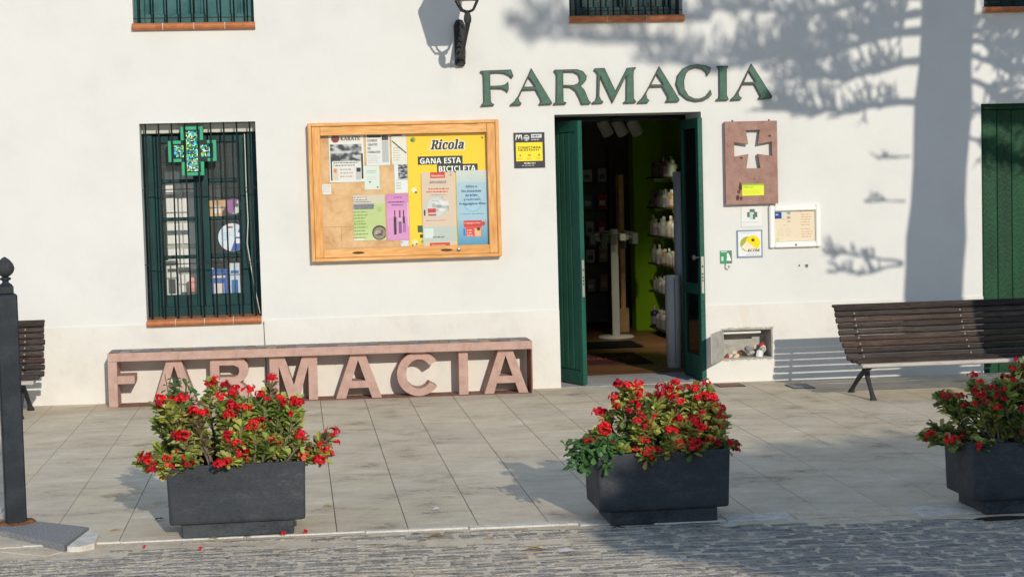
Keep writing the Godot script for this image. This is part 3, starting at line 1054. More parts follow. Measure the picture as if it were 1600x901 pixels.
func leaf(b: Node, hinge: Vector3, free: Vector3, glazed: bool) -> void:
	var d := free - hinge
	var len := d.length()
	var ux := d.normalized()
	var n := ux.cross(Vector3.UP).normalized()   # to the right of the leaf seen from its hinge
	var xf := Transform3D(Basis(ux, Vector3.UP, n if n.dot(ux.cross(Vector3.UP)) > 0 else -n), hinge)
	var y0 := 0.015
	var y1 := 2.43
	var th := 0.044
	var fl := mb()
	if glazed:
		for q in [[0.0, 0.07, y0, y1], [len - 0.085, len, y0, y1], [0.07, len - 0.085, y0, y0 + 0.22], [0.07, len - 0.085, y1 - 0.09, y1], [0.07, len - 0.085, 0.80, 0.90]]:
			box(fl, Vector3(q[0], q[2], -th / 2), Vector3(q[1], q[3], th / 2), 0.004, xf)
	else:
		for q in [[0.0, 0.06, y0, y1], [len - 0.06, len, y0, y1], [0.06, len - 0.06, y0, y0 + 0.12], [0.06, len - 0.06, y1 - 0.1, y1]]:
			box(fl, Vector3(q[0], q[2], -th / 2), Vector3(q[1], q[3], th / 2), 0.004, xf)
	var o := part("door_leaf", fl, mats.door_green, b)
	var metal: Material = mats.steel
	if glazed:
		for q in [[y0 + 0.22, 0.80], [0.90, y1 - 0.09]]:
			var s := mb()
			box(s, Vector3(0.07, q[0], -0.004), Vector3(len - 0.085, q[1], 0.004), 0.0, xf)
			part("pane", s, flat("dark_pane", c8(20, 26, 28), 0.06, 0.0, 0.6), o)
			var bead := mb()
			for e in [[0.07, 0.085, q[0], q[1]], [len - 0.1, len - 0.085, q[0], q[1]]]:
				box(bead, Vector3(e[0], e[2], -0.014), Vector3(e[1], e[3], 0.014), 0.003, xf)
			part("glazing_bead", bead, flat("frame_dark", c8(20, 30, 28)), o)
		var h := mb(false)
		tube(h, [xf * Vector3(len - 0.045, 1.07, -0.022), xf * Vector3(len - 0.045, 1.07, -0.07), xf * Vector3(len - 0.06, 1.068, -0.078), xf * Vector3(len - 0.17, 1.062, -0.078)], [0.011, 0.011, 0.010, 0.009], 8)
		part("handle", h, metal, o)
		var kc := mb(false)
		tube(kc, [xf * Vector3(len - 0.045, 0.955, -0.022), xf * Vector3(len - 0.045, 0.955, -0.036)], [0.013], 10)
		part("lock_cylinder", kc, metal, o)
		var kn := mb(false)
		lathe(kn, [Vector2(0, 0.07), Vector2(0.018, 0.068), Vector2(0.027, 0.055), Vector2(0.022, 0.04), Vector2(0.009, 0.032), Vector2(0.009, 0.0)], 14, xf * Transform3D(Basis(Vector3.RIGHT, PI / 2), Vector3(len - 0.03, 1.15, 0.022)))
		part("knob", kn, mats.cast_iron, o)
	else:
		var w := (len - 0.12) / 5.0
		for i in 5:
			var s := mb()
			box(s, Vector3(0.06 + w * i + 0.0025, y0 + 0.12, -th / 2 + 0.002), Vector3(0.06 + w * (i + 1) - 0.0025, y1 - 0.1, th / 2 - 0.002), 0.011, xf)
			part("plank", s, mats.door_green, o)
	var lp := mb()   # lock plate let into the free edge
	box(lp, Vector3(len + 0.0003, 0.82, -0.012), Vector3(len + 0.002, 1.16, 0.012), 0.0008, xf)
	part("lock_plate", lp, flat("plate_metal", c8(170, 168, 160), 0.45, 0.5), o)
	var kh := mb()
	for y in [0.93, 0.96, 0.99, 1.06]:
		box(kh, Vector3(len + 0.0021, y, -0.006), Vector3(len + 0.0028, y + 0.016, 0.006), 0.0, xf)
	part("bolt_hole", kh, mats.black_plastic, o)


# ---------------------------------------------------------------- inside the shop
func shop_inside() -> void:
	var b := get_node("pharmacy_building")
	part("lime_wall", block(Vector3(2.36, -0.01, -5.9), Vector3(2.46, 2.715, -0.71)), mats.lime_paint, b)
	part("lime_pillar", block(Vector3(1.99, -0.01, -5.9), Vector3(2.357, 2.715, -5.62)), mats.lime_paint, b)
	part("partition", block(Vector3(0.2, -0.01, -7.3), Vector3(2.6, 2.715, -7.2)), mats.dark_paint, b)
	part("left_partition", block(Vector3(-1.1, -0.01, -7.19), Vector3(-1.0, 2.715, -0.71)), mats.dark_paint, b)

	var mt := thing("door_mat", "dark red entrance mat with worn lettering just inside the open door", "mat", Vector3(0.98, -0.005, -2.35))
	part("mat", block(Vector3(-0.48, 0.0, -0.55), Vector3(0.42, 0.008, 0.55), 0.003), grain("mat_red", [c8(54, 26, 26), c8(84, 40, 38)], 0.95, 0.3, [[20.0, 0.4], [110.0, 0.6]], 4.0), mt)
	var lt := lettering("FARMACIA", mt, -0.03, 0.0, 0.0, 0.2, 0.7, flat("mat_ink", c8(150, 60, 56), 0.9))
	lt.transform = Transform3D(Basis(Vector3.RIGHT, -PI / 2), Vector3(0, 0.0085, 0)) * lt.transform
	var m2 := thing("rubber_mat", "black rubber mat lying behind the red entrance mat", "mat", Vector3(1.25, -0.005, -3.85))
	part("mat", block(Vector3(-0.4, 0.0, -0.35), Vector3(0.4, 0.01, 0.35), 0.004), flat("rubber", c8(24, 24, 25), 0.9), m2)
	var ribs := mb()
	for i in 9:
		box(ribs, Vector3(-0.37, 0.0102, -0.32 + i * 0.075), Vector3(0.37, 0.014, -0.29 + i * 0.075))
	part("ribs", ribs, flat("rubber", c8(24, 24, 25)), m2)

	# shelves along the lime wall
	var heights := [0.08, 0.52, 0.86, 1.2, 1.54, 1.9]
	var ords := ["lowest", "second lowest", "third", "fourth", "fifth", "top"]
	var places := ["first", "second", "third", "fourth", "fifth", "sixth", "seventh", "eighth", "ninth", "tenth"]
	for k in heights.size():
		var sh := thing("wall_shelf", "%s shelf of the bottle shelves on the lime green wall" % ords[k], "shelf", Vector3(2.23, heights[k], -4.55), 0.0, "shelves on the lime green wall")
		part("board", block(Vector3(-0.15, -0.02, -0.72), Vector3(0.125, 0.0, 0.72), 0.002), flat("shelf_dark", c8(52, 56, 40), 0.5), sh)
		part("bracket", block(Vector3(-0.1, -0.06, -0.5), Vector3(0.125, -0.021, -0.48)), mats.steel, sh)
		part("bracket", block(Vector3(-0.1, -0.06, 0.48), Vector3(0.125, -0.021, 0.5)), mats.steel, sh)
	var looks := [["white", c8(158, 157, 152), c8(146, 146, 142)], ["cream", c8(150, 142, 122), c8(160, 156, 146)], ["pale green", c8(120, 136, 118), c8(156, 156, 150)], ["amber", c8(128, 90, 46), c8(156, 150, 140)], ["dark blue", c8(36, 42, 70), c8(140, 140, 140)], ["orange", c8(150, 80, 40), c8(156, 150, 146)]]
	var protos: Array = []
	for lk in looks:
		protos.append(null)
	for k in heights.size():
		var nb := 8
		for j in nb:
			var li: int = [0, 0, 0, 1, 2, 3, 4, 5][rng.randi() % 8]
			if k == 0 and rng.randf() < 0.6:
				li = 0
			var label := "%s bottle, %s from the door on the %s shelf of the lime wall" % [looks[li][0], places[j], ords[k]]
			var at := Vector3(2.13 + rng.randf_range(-0.02, 0.03), heights[k] + 0.0005, -3.94 - j * 0.165 + rng.randf_range(-0.02, 0.02))
			var o: Node3D
			if protos[li] == null:
				o = bottle(label, looks[li][1], looks[li][2], at)
				protos[li] = o
			else:
				o = copy(protos[li], label, at, rng.randf_range(-0.5, 0.5))
			o.scale = Vector3(1.0, rng.randf_range(0.8, 1.15) * (1.25 if k == 0 else 1.0), 1.0)
			o.set_meta("group", "bottles on the lime wall shelves")

	# the dim shelf unit on the back partition with packets
	var un := thing("shelf_unit", "dark shelf unit full of packets at the back of the shop", "shelves", Vector3(1.42, -0.01, -7.0))
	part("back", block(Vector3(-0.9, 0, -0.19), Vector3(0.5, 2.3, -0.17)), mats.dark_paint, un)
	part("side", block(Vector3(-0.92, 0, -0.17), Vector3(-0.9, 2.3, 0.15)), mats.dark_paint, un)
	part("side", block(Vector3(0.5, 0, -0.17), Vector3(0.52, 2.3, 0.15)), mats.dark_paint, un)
	var ys := [0.42, 0.8, 1.15, 1.5, 1.86]
	for y in ys:
		part("shelf", block(Vector3(-0.899, y - 0.02, -0.168), Vector3(0.499, y, 0.14)), flat("shelf_black", c8(70, 68, 66), 0.6), un)
	var pcol := [["white", c8(206, 206, 204)], ["lilac", c8(150, 120, 168)], ["red", c8(170, 60, 56)], ["teal", c8(60, 130, 130)], ["beige", c8(190, 170, 140)]]
	var pp: Array = [null, null, null, null, null]
	for k in ys.size():
		for j in 8:
			var ci := rng.randi() % 5
			var label := "%s packet, %s from the left on the %s shelf at the back of the shop" % [pcol[ci][0], places[j], ["lowest", "second", "middle", "fourth", "top"][k]]
			var at := Vector3(0.66 + j * 0.165 + rng.randf_range(-0.02, 0.02), ys[k] - 0.0095, -6.93)
			var o: Node3D
			if pp[ci] == null:
				o = thing("packet", label, "packet", at)
				part("carton", block(Vector3(-0.055, 0, -0.04), Vector3(0.055, 0.19, 0.04), 0.003), flat("packet_%d" % ci, pcol[ci][1], 0.5), o)
				part("print_panel", block(Vector3(-0.04, 0.05, 0.0403), Vector3(0.03, 0.11, 0.0412)), mats.white_paint if ci != 0 else flat("packet_3", c8(60, 130, 130)), o)
				pp[ci] = o
			else:
				o = copy(pp[ci], label, at, rng.randf_range(-0.15, 0.15))
			o.scale = Vector3(rng.randf_range(0.8, 1.2), rng.randf_range(0.7, 1.2), 1)
			o.set_meta("group", "packets on the back shelves")

	# tall light wood panel, display stand with hanging things, rolled posters by the door
	var pn := thing("wood_panel", "tall narrow light wood panel standing beside the lime green pillar", "panel", Vector3(1.80, -0.01, -5.55))
	part("board", block(Vector3(-0.03, 0, -0.1), Vector3(0.03, 1.95, 0.1), 0.004), mats.cork, pn)
	part("foot", block(Vector3(-0.06, 0.0, 0.105), Vector3(0.06, 0.3, 0.13), 0.003), mats.cork, pn)
	var ds := thing("display_stand", "white display stand with a round foot and small hanging goods", "display stand", Vector3(1.58, -0.011, -4.82))
	part("post", block(Vector3(-0.045, 0.025, -0.02), Vector3(0.045, 1.3, 0.02), 0.006), mats.white_plastic, ds)
	var ft := mb(false)
	lathe(ft, [Vector2(0, 0.026), Vector2(0.2, 0.024), Vector2(0.22, 0.01), Vector2(0.22, 0.0)], 24)
	part("foot", ft, mats.white_plastic, ds)
	for k in 3:
		var arm := mb(false)
		for q in 4:
			var a := TAU * q / 4.0 + k * 0.4 + 0.4
			tube(arm, [Vector3(0, 1.28 - k * 0.04, 0), Vector3(cos(a) * 0.27, 1.26 - k * 0.05, sin(a) * 0.27)], [0.008], 5)
		part("arm", arm, mats.steel, ds)
	for q in 14:
		var a := TAU * q / 14.0
		var rr := 0.14 + 0.12 * (q % 2)
		var h := 0.08 + 0.05 * (q % 3)
		part("hanging_pack", block(Vector3(cos(a) * rr - 0.035, 1.25 - h, sin(a) * rr - 0.01), Vector3(cos(a) * rr + 0.035, 1.25, sin(a) * rr + 0.01), 0.004), [mats.white_plastic, flat("pack_grey", c8(120, 124, 126), 0.4), flat("pack_dark", c8(70, 72, 76), 0.4)][q % 3], ds)
	var rp := thing("rolled_poster", "thick white rolled tube standing by the right door leaf", "tube", Vector3(1.52, -0.008, -1.36))
	var t := mb(false)
	lathe(t, [Vector2(0.07, 0.0), Vector2(0.078, 0.004), Vector2(0.078, 0.92), Vector2(0.072, 0.925), Vector2(0.06, 0.915), Vector2(0, 0.905)], 22)
	part("tube", t, mats.white_plastic, rp)
	part("seam", block(Vector3(-0.006, 0.02, 0.077), Vector3(0.006, 0.9, 0.0795)), flat("seam_grey", c8(150, 154, 160), 0.5), rp)
	var r2 := thing("banner_tube", "taller thin white tube standing behind the rolled poster tube", "tube", Vector3(1.63, -0.008, -1.5))
	var t2 := mb(false)
	lathe(t2, [Vector2(0.05, 0.0), Vector2(0.056, 0.004), Vector2(0.056, 1.95), Vector2(0.05, 1.955), Vector2(0, 1.955)], 18)
	part("tube", t2, flat("tube_blue", c8(178, 186, 200), 0.4), r2)
	part("cap", block(Vector3(-0.02, 1.956, -0.02), Vector3(0.02, 1.99, 0.02), 0.004), mats.black_plastic, r2)

	# three spotlights on a rail under the ceiling; the right one is lit
	var rail := thing("spot_rail", "dark ceiling rail carrying three spotlights above the shop door", "rail", Vector3(1.4, 2.548, -3.0))
	part("rail", block(Vector3(-0.6, 0.02, -0.02), Vector3(0.9, 0.05, 0.02), 0.003), mats.black_plastic, rail)
	part("end_cap", block(Vector3(0.901, 0.018, -0.022), Vector3(0.915, 0.052, 0.022)), mats.steel, rail)
	var sides := ["left", "middle", "right"]
	for k in 3:
		var sp := thing("spotlight", "%s of the three white spotlights under the shop ceiling" % sides[k], "spotlight", Vector3(1.165 + k * 0.163, 2.45, -3.0), 0.0, "spotlights on the ceiling rail")
		var can := mb(false)
		var tiltb := Transform3D(Basis(Vector3.BACK, 0.55) * Basis(Vector3.RIGHT, 0.35), Vector3.ZERO)
		lathe(can, [Vector2(0.0, 0.1), Vector2(0.05, 0.1), Vector2(0.062, 0.085), Vector2(0.066, -0.09), Vector2(0.058, -0.09), Vector2(0.05, -0.05), Vector2(0, -0.045)], 18, tiltb)
		part("can", can, mats.white_plastic, sp)
		var stem := mb(false)
		tube(stem, [Vector3(0, 0.02, 0), Vector3(0, 0.118, 0)], [0.012], 8)
		part("stem", stem, mats.white_plastic, sp)
		var lens := mb(false)
		lathe(lens, [Vector2(0.0, -0.062), Vector2(0.05, -0.064), Vector2(0.05, -0.07), Vector2(0, -0.07)], 16, tiltb)
		var lm := StandardMaterial3D.new()
		lm.resource_name = "spot_lens_%d" % k
		lm.albedo_color = c8(200, 198, 190)
		lm.roughness = 0.4
		if k == 2:
			lm.emission_enabled = true
			lm.emission = Color(1.0, 0.96, 0.88)
			lm.emission_energy_multiplier = 1.3
			var li := SpotLight3D.new()
			li.name = "spot_beam"
			li.light_color = Color(1.0, 0.95, 0.86)
			li.light_energy = 3.0
			li.spot_angle = 45.0
			li.spot_range = 12.0
			li.spot_attenuation = 2.0
			li.light_size = 0.04
			li.shadow_enabled = true
			sp.add_child(li)
			li.transform = tiltb * Transform3D(Basis(Vector3.RIGHT, -PI / 2), Vector3(0, -0.085, 0))
		part("lens", lens, lm, sp)


func bottle(label: String, body: Color, cap: Color, at: Vector3) -> Node3D:
	var o := thing("bottle", label, "bottle", at, 0.0, "bottles on the lime wall shelves")
	var s := mb(false)
	lathe(s, [Vector2(0.045, 0.0), Vector2(0.05, 0.006), Vector2(0.05, 0.13), Vector2(0.04, 0.155), Vector2(0.016, 0.17), Vector2(0.016, 0.18)], 12)
	part("body", s, flat("bottle_" + body.to_html(), body, 0.4), o)
	var c := mb(false)
	lathe(c, [Vector2(0.02, 0.175), Vector2(0.02, 0.215), Vector2(0.0, 0.217)], 10)
	part("cap", c, flat("cap_" + cap.to_html(), cap, 0.4), o)
	var l := mb(false)
	lathe(l, [Vector2(0.0506, 0.03), Vector2(0.0506, 0.11)], 12)
	part("paper_label", l, flat("blabel_" + cap.to_html(), cap.darkened(0.15), 0.7), o)
	return o


# ---------------------------------------------------------------- on the wall
func wall_letters() -> void:
	var g := [
		["F", "first letter, F, of the dark green serif wall sign above the door", -0.518, 2.572, [4,308, 13,320, 287,326, 307,268, 293,244, 272,268, 225,291, 164,298, 96,296, 95,183, 196,186, 235,196, 258,219, 261,183, 262,148, 248,118, 230,140, 195,156, 96,158, 97,44, 107,27, 126,18, 120,5, 0,0, 9,16, 27,33, 32,58, 32,273, 25,294], []],
		["A", "green serif letter A between F and R on the wall above the door", -0.25, 2.574, [202,333, 387,18, 378,3, 262,0, 266,13, 282,29, 278,55, 236,137, 118,135, 82,67, 88,37, 107,22, 98,1, 0,0, 6,13, 37,34, 82,93, 195,315], [176,250, 233,168, 135,168]],
		["R", "green serif letter R of the wall sign above the door", 0.145, 2.571, [12,305, 21,318, 227,319, 280,300, 314,257, 309,222, 286,192, 255,171, 293,127, 326,40, 348,15, 339,3, 259,0, 239,59, 205,125, 162,156, 96,161, 96,36, 106,26, 123,23, 114,5, 0,2, 5,16, 27,33, 35,270, 25,292], [99,295, 192,293, 235,271, 250,227, 233,193, 189,177, 97,181]],
		["M", "wide green serif letter M of the wall sign above the door", 0.502, 2.572, [22,306, 31,323, 122,325, 219,116, 329,322, 409,327, 413,318, 393,300, 388,248, 387,44, 403,23, 409,15, 402,4, 296,0, 289,11, 314,28, 321,249, 189,4, 80,249, 69,72, 84,37, 106,21, 97,6, 4,2, 0,14, 31,34, 45,72, 54,271, 41,293], []],
		["A", "green serif letter A between M and C on the wall above the door", 0.917, 2.571, [212,333, 397,25, 383,5, 261,4, 268,19, 286,36, 282,62, 235,145, 119,143, 87,87, 95,44, 116,26, 98,0, 0,0, 10,15, 41,41, 96,122, 198,307], [186,259, 244,167, 137,169]],
		["C", "round green serif letter C of the wall sign above the door", 1.28, 2.575, [331,307, 317,259, 293,228, 285,269, 246,300, 192,311, 138,297, 97,255, 78,190, 81,120, 116,58, 169,31, 222,28, 277,51, 304,81, 323,107, 335,63, 312,37, 258,10, 186,0, 106,19, 35,77, 0,165, 17,243, 67,303, 139,334, 211,341, 273,330], []],
		["I", "narrow green serif letter I of the wall sign above the door", 1.65, 2.579, [15,311, 24,319, 118,318, 123,311, 109,287, 106,47, 117,25, 122,12, 112,2, 0,0, 5,12, 30,27, 34,49, 35,289], []],
		["A", "last letter, A, at the right end of the green wall sign", 1.785, 2.578, [206,334, 398,31, 384,11, 264,7, 271,23, 285,38, 228,144, 120,144, 82,72, 86,42, 111,25, 99,4, 0,0, 9,15, 41,42, 87,112, 190,306], [180,265, 242,167, 135,167]]]
	var face := grain("letter_green", [c8(62, 97, 82), c8(76, 111, 96), c8(84, 119, 104)], 0.6, 0.5, [[5.0, 0.5], [50.0, 0.5]], 1.0)
	var edge := grain("letter_edge", [c8(66, 66, 64), c8(88, 87, 84)], 0.6, 0.4)
	for L in g:
		var o := thing("wall_letter", L[1], "letter", Vector3(L[2], L[3], 0.0), 0.0, "letters of the green wall sign")
		var outer := mm(L[4])
		var hole := mm(L[5])
		var s := mb()
		for q in ([outer] if hole.is_empty() else cut(outer, hole)):
			extrude(s, q, 0.002, 0.028)
		part("body", s, edge, o)
		var s2 := mb()
		for ring in Geometry2D.offset_polygon(outer, -0.0085, Geometry2D.JOIN_MITER):
			if hole.is_empty():
				extrude(s2, ring, 0.0283, 0.031)
			else:
				for gr in Geometry2D.offset_polygon(hole, 0.0085, Geometry2D.JOIN_MITER):
					for q in cut(ring, gr):
						extrude(s2, q, 0.0283, 0.031)
		part("face", s2, face, o)


func cut(poly: PackedVector2Array, hole: PackedVector2Array) -> Array:   # poly without hole, in two simple pieces left and right of the hole's middle
	var c := Vector2.ZERO
	for p in hole:
		c += p / hole.size()
	var out: Array = []
	for half in [PackedVector2Array([Vector2(c.x - 5, -5), Vector2(c.x, -5), Vector2(c.x, 5), Vector2(c.x - 5, 5)]), PackedVector2Array([Vector2(c.x, -5), Vector2(c.x + 5, -5), Vector2(c.x + 5, 5), Vector2(c.x, 5)])]:
		for a in Geometry2D.intersect_polygons(poly, half):
			for b in Geometry2D.clip_polygons(a, hole):
				out.append(b)
	return out


func street_lamp() -> void:
	var t := thing("wall_lantern", "black iron wall lantern on an ornate bracket left of the wall sign", "lamp", Vector3(-0.69, 2.94, 0.0))
	var pl := mb()
	var plate := PackedVector2Array([Vector2(-0.045, 0.012), Vector2(-0.03, 0.0), Vector2(0.03, 0.0), Vector2(0.045, 0.012), Vector2(0.048, 0.36), Vector2(0.03, 0.40), Vector2(0.0, 0.412), Vector2(-0.03, 0.40), Vector2(-0.048, 0.36)])
	extrude(pl, plate, 0.0, 0.06)
	part("wall_plate", pl, mats.cast_iron, t)
	var orn := mb(false)
	for k in 7:
		var y := 0.05 + k * 0.05
		tube(orn, [Vector3(-0.03, y, 0.058), Vector3(-0.01, y + 0.03, 0.075), Vector3(0.02, y + 0.015, 0.075), Vector3(0.03, y - 0.015, 0.058)], [0.008, 0.013, 0.012, 0.007], 7)
	part("scrollwork", orn, mats.cast_iron, t)
	var arm := mb(false)
	tube(arm, [Vector3(0, 0.06, 0.05), Vector3(0.0, 0.10, 0.25), Vector3(0, 0.19, 0.5), Vector3(0, 0.25, 0.68), Vector3(0, 0.29, 0.76), Vector3(0, 0.36, 0.78)], [0.022, 0.02, 0.018, 0.018, 0.022, 0.026], 9)
	tube(arm, [Vector3(0, 0.36, 0.05), Vector3(0, 0.30, 0.2), Vector3(0, 0.2, 0.32), Vector3(0, 0.15, 0.42), Vector3(0, 0.2, 0.5)], [0.014], 8)
	part("arm", arm, mats.cast_iron, t)
	var kn := mb(false)
	lathe(kn, [Vector2(0.018, 0.30), Vector2(0.03, 0.315), Vector2(0.034, 0.35), Vector2(0.026, 0.385), Vector2(0.018, 0.40), Vector2(0.024, 0.41), Vector2(0, 0.42)], 14, Transform3D(Basis(), Vector3(0, 0, 0.78)))
	part("knob", kn, mats.cast_iron, t)
	var base := 0.505
	for sx in [-1, 1]:
		for sz in [-1, 1]:
			var f := mb(false)
			tube(f, [Vector3(0, 0.40, 0.78), Vector3(sx * 0.05, 0.42, 0.78 + sz * 0.05), Vector3(sx * 0.07, 0.46, 0.78 + sz * 0.07), Vector3(sx * 0.09, base, 0.78 + sz * 0.09)], [0.012, 0.010, 0.009, 0.008], 7)
			part("strut", f, mats.cast_iron, t)
	var bp := mb()
	box(bp, Vector3(-0.105, base, 0.675), Vector3(0.105, base + 0.02, 0.885), 0.004)
	part("bottom_plate", bp, flat("copper", c8(176, 116, 84), 0.5, 0.2), t)
	var rimm := mb()
	box(rimm, Vector3(-0.112, base + 0.021, 0.668), Vector3(0.112, base + 0.04, 0.892), 0.004)
	part("bottom_rim", rimm, mats.cast_iron, t)
	var y0 := base + 0.04
	var y1 := base + 0.32
	for q in 4:
		var rot := Transform3D(Basis(Vector3.UP, PI / 2 * q), Vector3(0, 0, 0.78))
		var pn := mb()
		quad(pn, rot * Vector3(-0.1, y0, 0.1), rot * Vector3(0.1, y0, 0.1), rot * Vector3(0.158, y1, 0.158), rot * Vector3(-0.158, y1, 0.158), rot.basis * Vector3(0, 0, 1))
		part("frosted_pane", pn, flat("frosted", c8(206, 206, 196), 0.5), t)
		var st := mb()
		tube(st, [rot * Vector3(0.103, y0, 0.103), rot * Vector3(0.162, y1, 0.162)], [0.009], 6)
		part("corner_bar", st, mats.cast_iron, t)
	var rf := mb()
	box(rf, Vector3(-0.17, y1, 0.61), Vector3(0.17, y1 + 0.025, 0.95), 0.005)
	for q in 4:
		var rot := Transform3D(Basis(Vector3.UP, PI / 2 * q), Vector3(0, 0, 0.78))
		quad(rf, rot * Vector3(-0.13, y1 + 0.025, 0.13), rot * Vector3(0.13, y1 + 0.025, 0.13), rot * Vector3(0.05, y1 + 0.24, 0.05), rot * Vector3(-0.05, y1 + 0.24, 0.05), rot.basis * Vector3(0, 0.5, 1))
	box(rf, Vector3(-0.05, y1 + 0.24, 0.73), Vector3(0.05, y1 + 0.3, 0.83), 0.01)
	part("roof", rf, mats.cast_iron, t)
	var fin := mb(false)
	lathe(fin, [Vector2(0.02, y1 + 0.3), Vector2(0.035, y1 + 0.33), Vector2(0.012, y1 + 0.37), Vector2(0, y1 + 0.42)], 12, Transform3D(Basis(), Vector3(0, 0, 0.78)))
	part("finial", fin, mats.cast_iron, t)
	var cab := mb(false)
	tube(cab, [Vector3(0.05, 0.19, 0.006), Vector3(0.06, 0.1, 0.006), Vector3(0.04, 0.0, 0.006), Vector3(-0.02, -0.02, 0.006), Vector3(-0.09, 0.0, 0.006)], [0.003], 5)
	part("lamp_cable", cab, mats.white_cord, t)


func notice_board() -> void:
	var t := thing("notice_board", "large pine framed glazed notice board full of posters on the white wall", "notice board", Vector3.ZERO)
	var x0 := -2.07
	var x1 := -0.366
	var y0 := 1.223
	var y1 := 2.452
	part("backboard", block(Vector3(x0 + 0.03, y0 + 0.03, 0.004), Vector3(x1 - 0.03, y1 - 0.03, 0.02)), mats.cork, t)
	# outer case
	part("case_side", block(Vector3(x0, y0, 0.0), Vector3(x0 + 0.032, y1, 0.1), 0.005), mats.pine_upright, t)
	part("case_side", block(Vector3(x1 - 0.032, y0, 0.0), Vector3(x1, y1, 0.1), 0.005), mats.pine_upright, t)
	part("case_top", block(Vector3(x0 + 0.032, y1 - 0.03, 0.0), Vector3(x1 - 0.032, y1, 0.1), 0.005), mats.pine_wood, t)
	part("case_bottom", block(Vector3(x0 + 0.032, y0, 0.0), Vector3(x1 - 0.032, y0 + 0.03, 0.1), 0.005), mats.pine_wood, t)
	# door frame inside the case
	part("frame_stile", block(Vector3(x0 + 0.034, y0 + 0.032, 0.05), Vector3(x0 + 0.108, y1 - 0.032, 0.088), 0.004), mats.pine_upright, t)
	part("frame_stile", block(Vector3(x1 - 0.108, y0 + 0.032, 0.05), Vector3(x1 - 0.034, y1 - 0.032, 0.088), 0.004), mats.pine_upright, t)
	part("frame_rail", block(Vector3(x0 + 0.109, y1 - 0.112, 0.05), Vector3(x1 - 0.109, y1 - 0.032, 0.087), 0.004), mats.pine_wood, t)
	part("frame_rail", block(Vector3(x0 + 0.109, y0 + 0.032, 0.05), Vector3(x1 - 0.109, y0 + 0.11, 0.087), 0.004), mats.pine_wood, t)
	part("pane", block(Vector3(x0 + 0.109, y0 + 0.111, 0.066), Vector3(x1 - 0.109, y1 - 0.113, 0.07)), mats.case_pane, t)
	for xx in [-1.655, -0.865]:
		var gp := mb()
		extrude(gp, disc(xx, y0 + 0.071, 0.055, 0.011, 16), 0.087, 0.0885)
		part("finger_pull", gp, flat("pull_dark", c8(72, 46, 26), 0.6), t)
	var lk := mb(false)
	lathe(lk, [Vector2(0.018, 0.0), Vector2(0.018, 0.01), Vector2(0.014, 0.014), Vector2(0, 0.014)], 14, Transform3D(Basis(Vector3.RIGHT, PI / 2), Vector3(-0.755, y0 + 0.075, 0.088)))
	part("lock", lk, mats.steel, t)
	for hx in [x0 + 0.25, -1.2, x1 - 0.25]:
		part("hinge", block(Vector3(hx - 0.06, y1 - 0.036, 0.089), Vector3(hx + 0.06, y1 - 0.029, 0.094)), flat("hinge_brass", c8(120, 96, 60), 0.5, 0.5), t)
	var torn := mb()   # torn paper left along the lower edge
	for k in 26:
		var x := x0 + 0.14 + k * 0.033
		var h := rng.randf_range(0.005, 0.03)
		tri(torn, Vector3(x, y0 + 0.112, 0.022), Vector3(x + 0.03, y0 + 0.112, 0.0225), Vector3(x + rng.randf_range(0, 0.03), y0 + 0.112 + h, 0.026), Vector3(0, 0, 1))
	part("torn_paper", torn, flat("torn_paper", c8(206, 180, 140), 0.9), t)
	part("cork_seam", block(Vector3(x0 + 0.11, 1.527, 0.0202), Vector3(-1.69, 1.530, 0.0208)), flat("cork_dark", c8(160, 116, 72), 0.9), t)
	part("cork_seam", block(Vector3(-1.80, 1.34, 0.0202), Vector3(-1.797, 1.527, 0.0208)), flat("cork_dark", c8(160, 116, 72), 0.9), t)

	var ink := c8(52, 54, 58)
	var grey := c8(150, 152, 152)
	sheet("flyer", "karate flyer with a red disc and a grey photograph at the board's top left", "flyer", -1.887, 1.925, -1.577, 2.345, 0.025, c8(226, 226, 220), [["c", 0.19, 0.07, 0.12, c8(132, 52, 58)], ["n", 0.04, 0.2, 0.9, 0.38, c8(56, 60, 64), c8(196, 198, 198)], ["r", 0.04, 0.55, 0.05, 0.42, c8(40, 40, 44)], ["r", 0.92, 0.4, 0.05, 0.54, c8(40, 40, 44)], ["r", 0.08, 0.56, 0.84, 0.4, c8(220, 220, 214)], ["l", 0.12, 0.58, 0.76, 2, 0.055, c8(70, 70, 74)], ["l", 0.3, 0.72, 0.42, 3, 0.075, c8(180, 160, 150)], ["r", 0.1, 0.7, 0.15, 0.26, c8(214, 200, 180)], ["r", 0.12, 0.72, 0.09, 0.08, c8(212, 140, 92)], ["r", 0.76, 0.7, 0.15, 0.26, c8(190, 190, 188)], ["r", 0.78, 0.7, 0.12, 0.09, c8(44, 44, 46)], ["t", "KARATE", 0.62, 0.075, 0.075, 0.56, ink, serif]], "papers pinned in the notice board", 160, 0.75, 0.004)
	sheet("flyer", "white flyer with four lines of grey capitals beside the karate flyer", "flyer", -1.556, 2.068, -1.345, 2.345, 0.025, c8(222, 224, 220), [["r", 0.05, 0.02, 0.6, 0.09, c8(40, 42, 46)], ["r", 0.68, 0.02, 0.28, 0.18, c8(60, 62, 66)], ["r", 0.68, 0.22, 0.28, 0.7, c8(182, 186, 186)], ["l", 0.06, 0.68, 0.56, 5, 0.055, c8(170, 174, 176)], ["t", "CURSO", 0.27, 0.2, 0.075, 0.4, c8(96, 98, 104)], ["t", "GRATIS", 0.28, 0.33, 0.075, 0.4, c8(96, 98, 104)], ["t", "DE", 0.13, 0.45, 0.075, 0.12, c8(96, 98, 104)], ["t", "FORMACION", 0.33, 0.57, 0.075, 0.52, c8(96, 98, 104)]], "papers pinned in the notice board", 120, 0.75, 0.002)
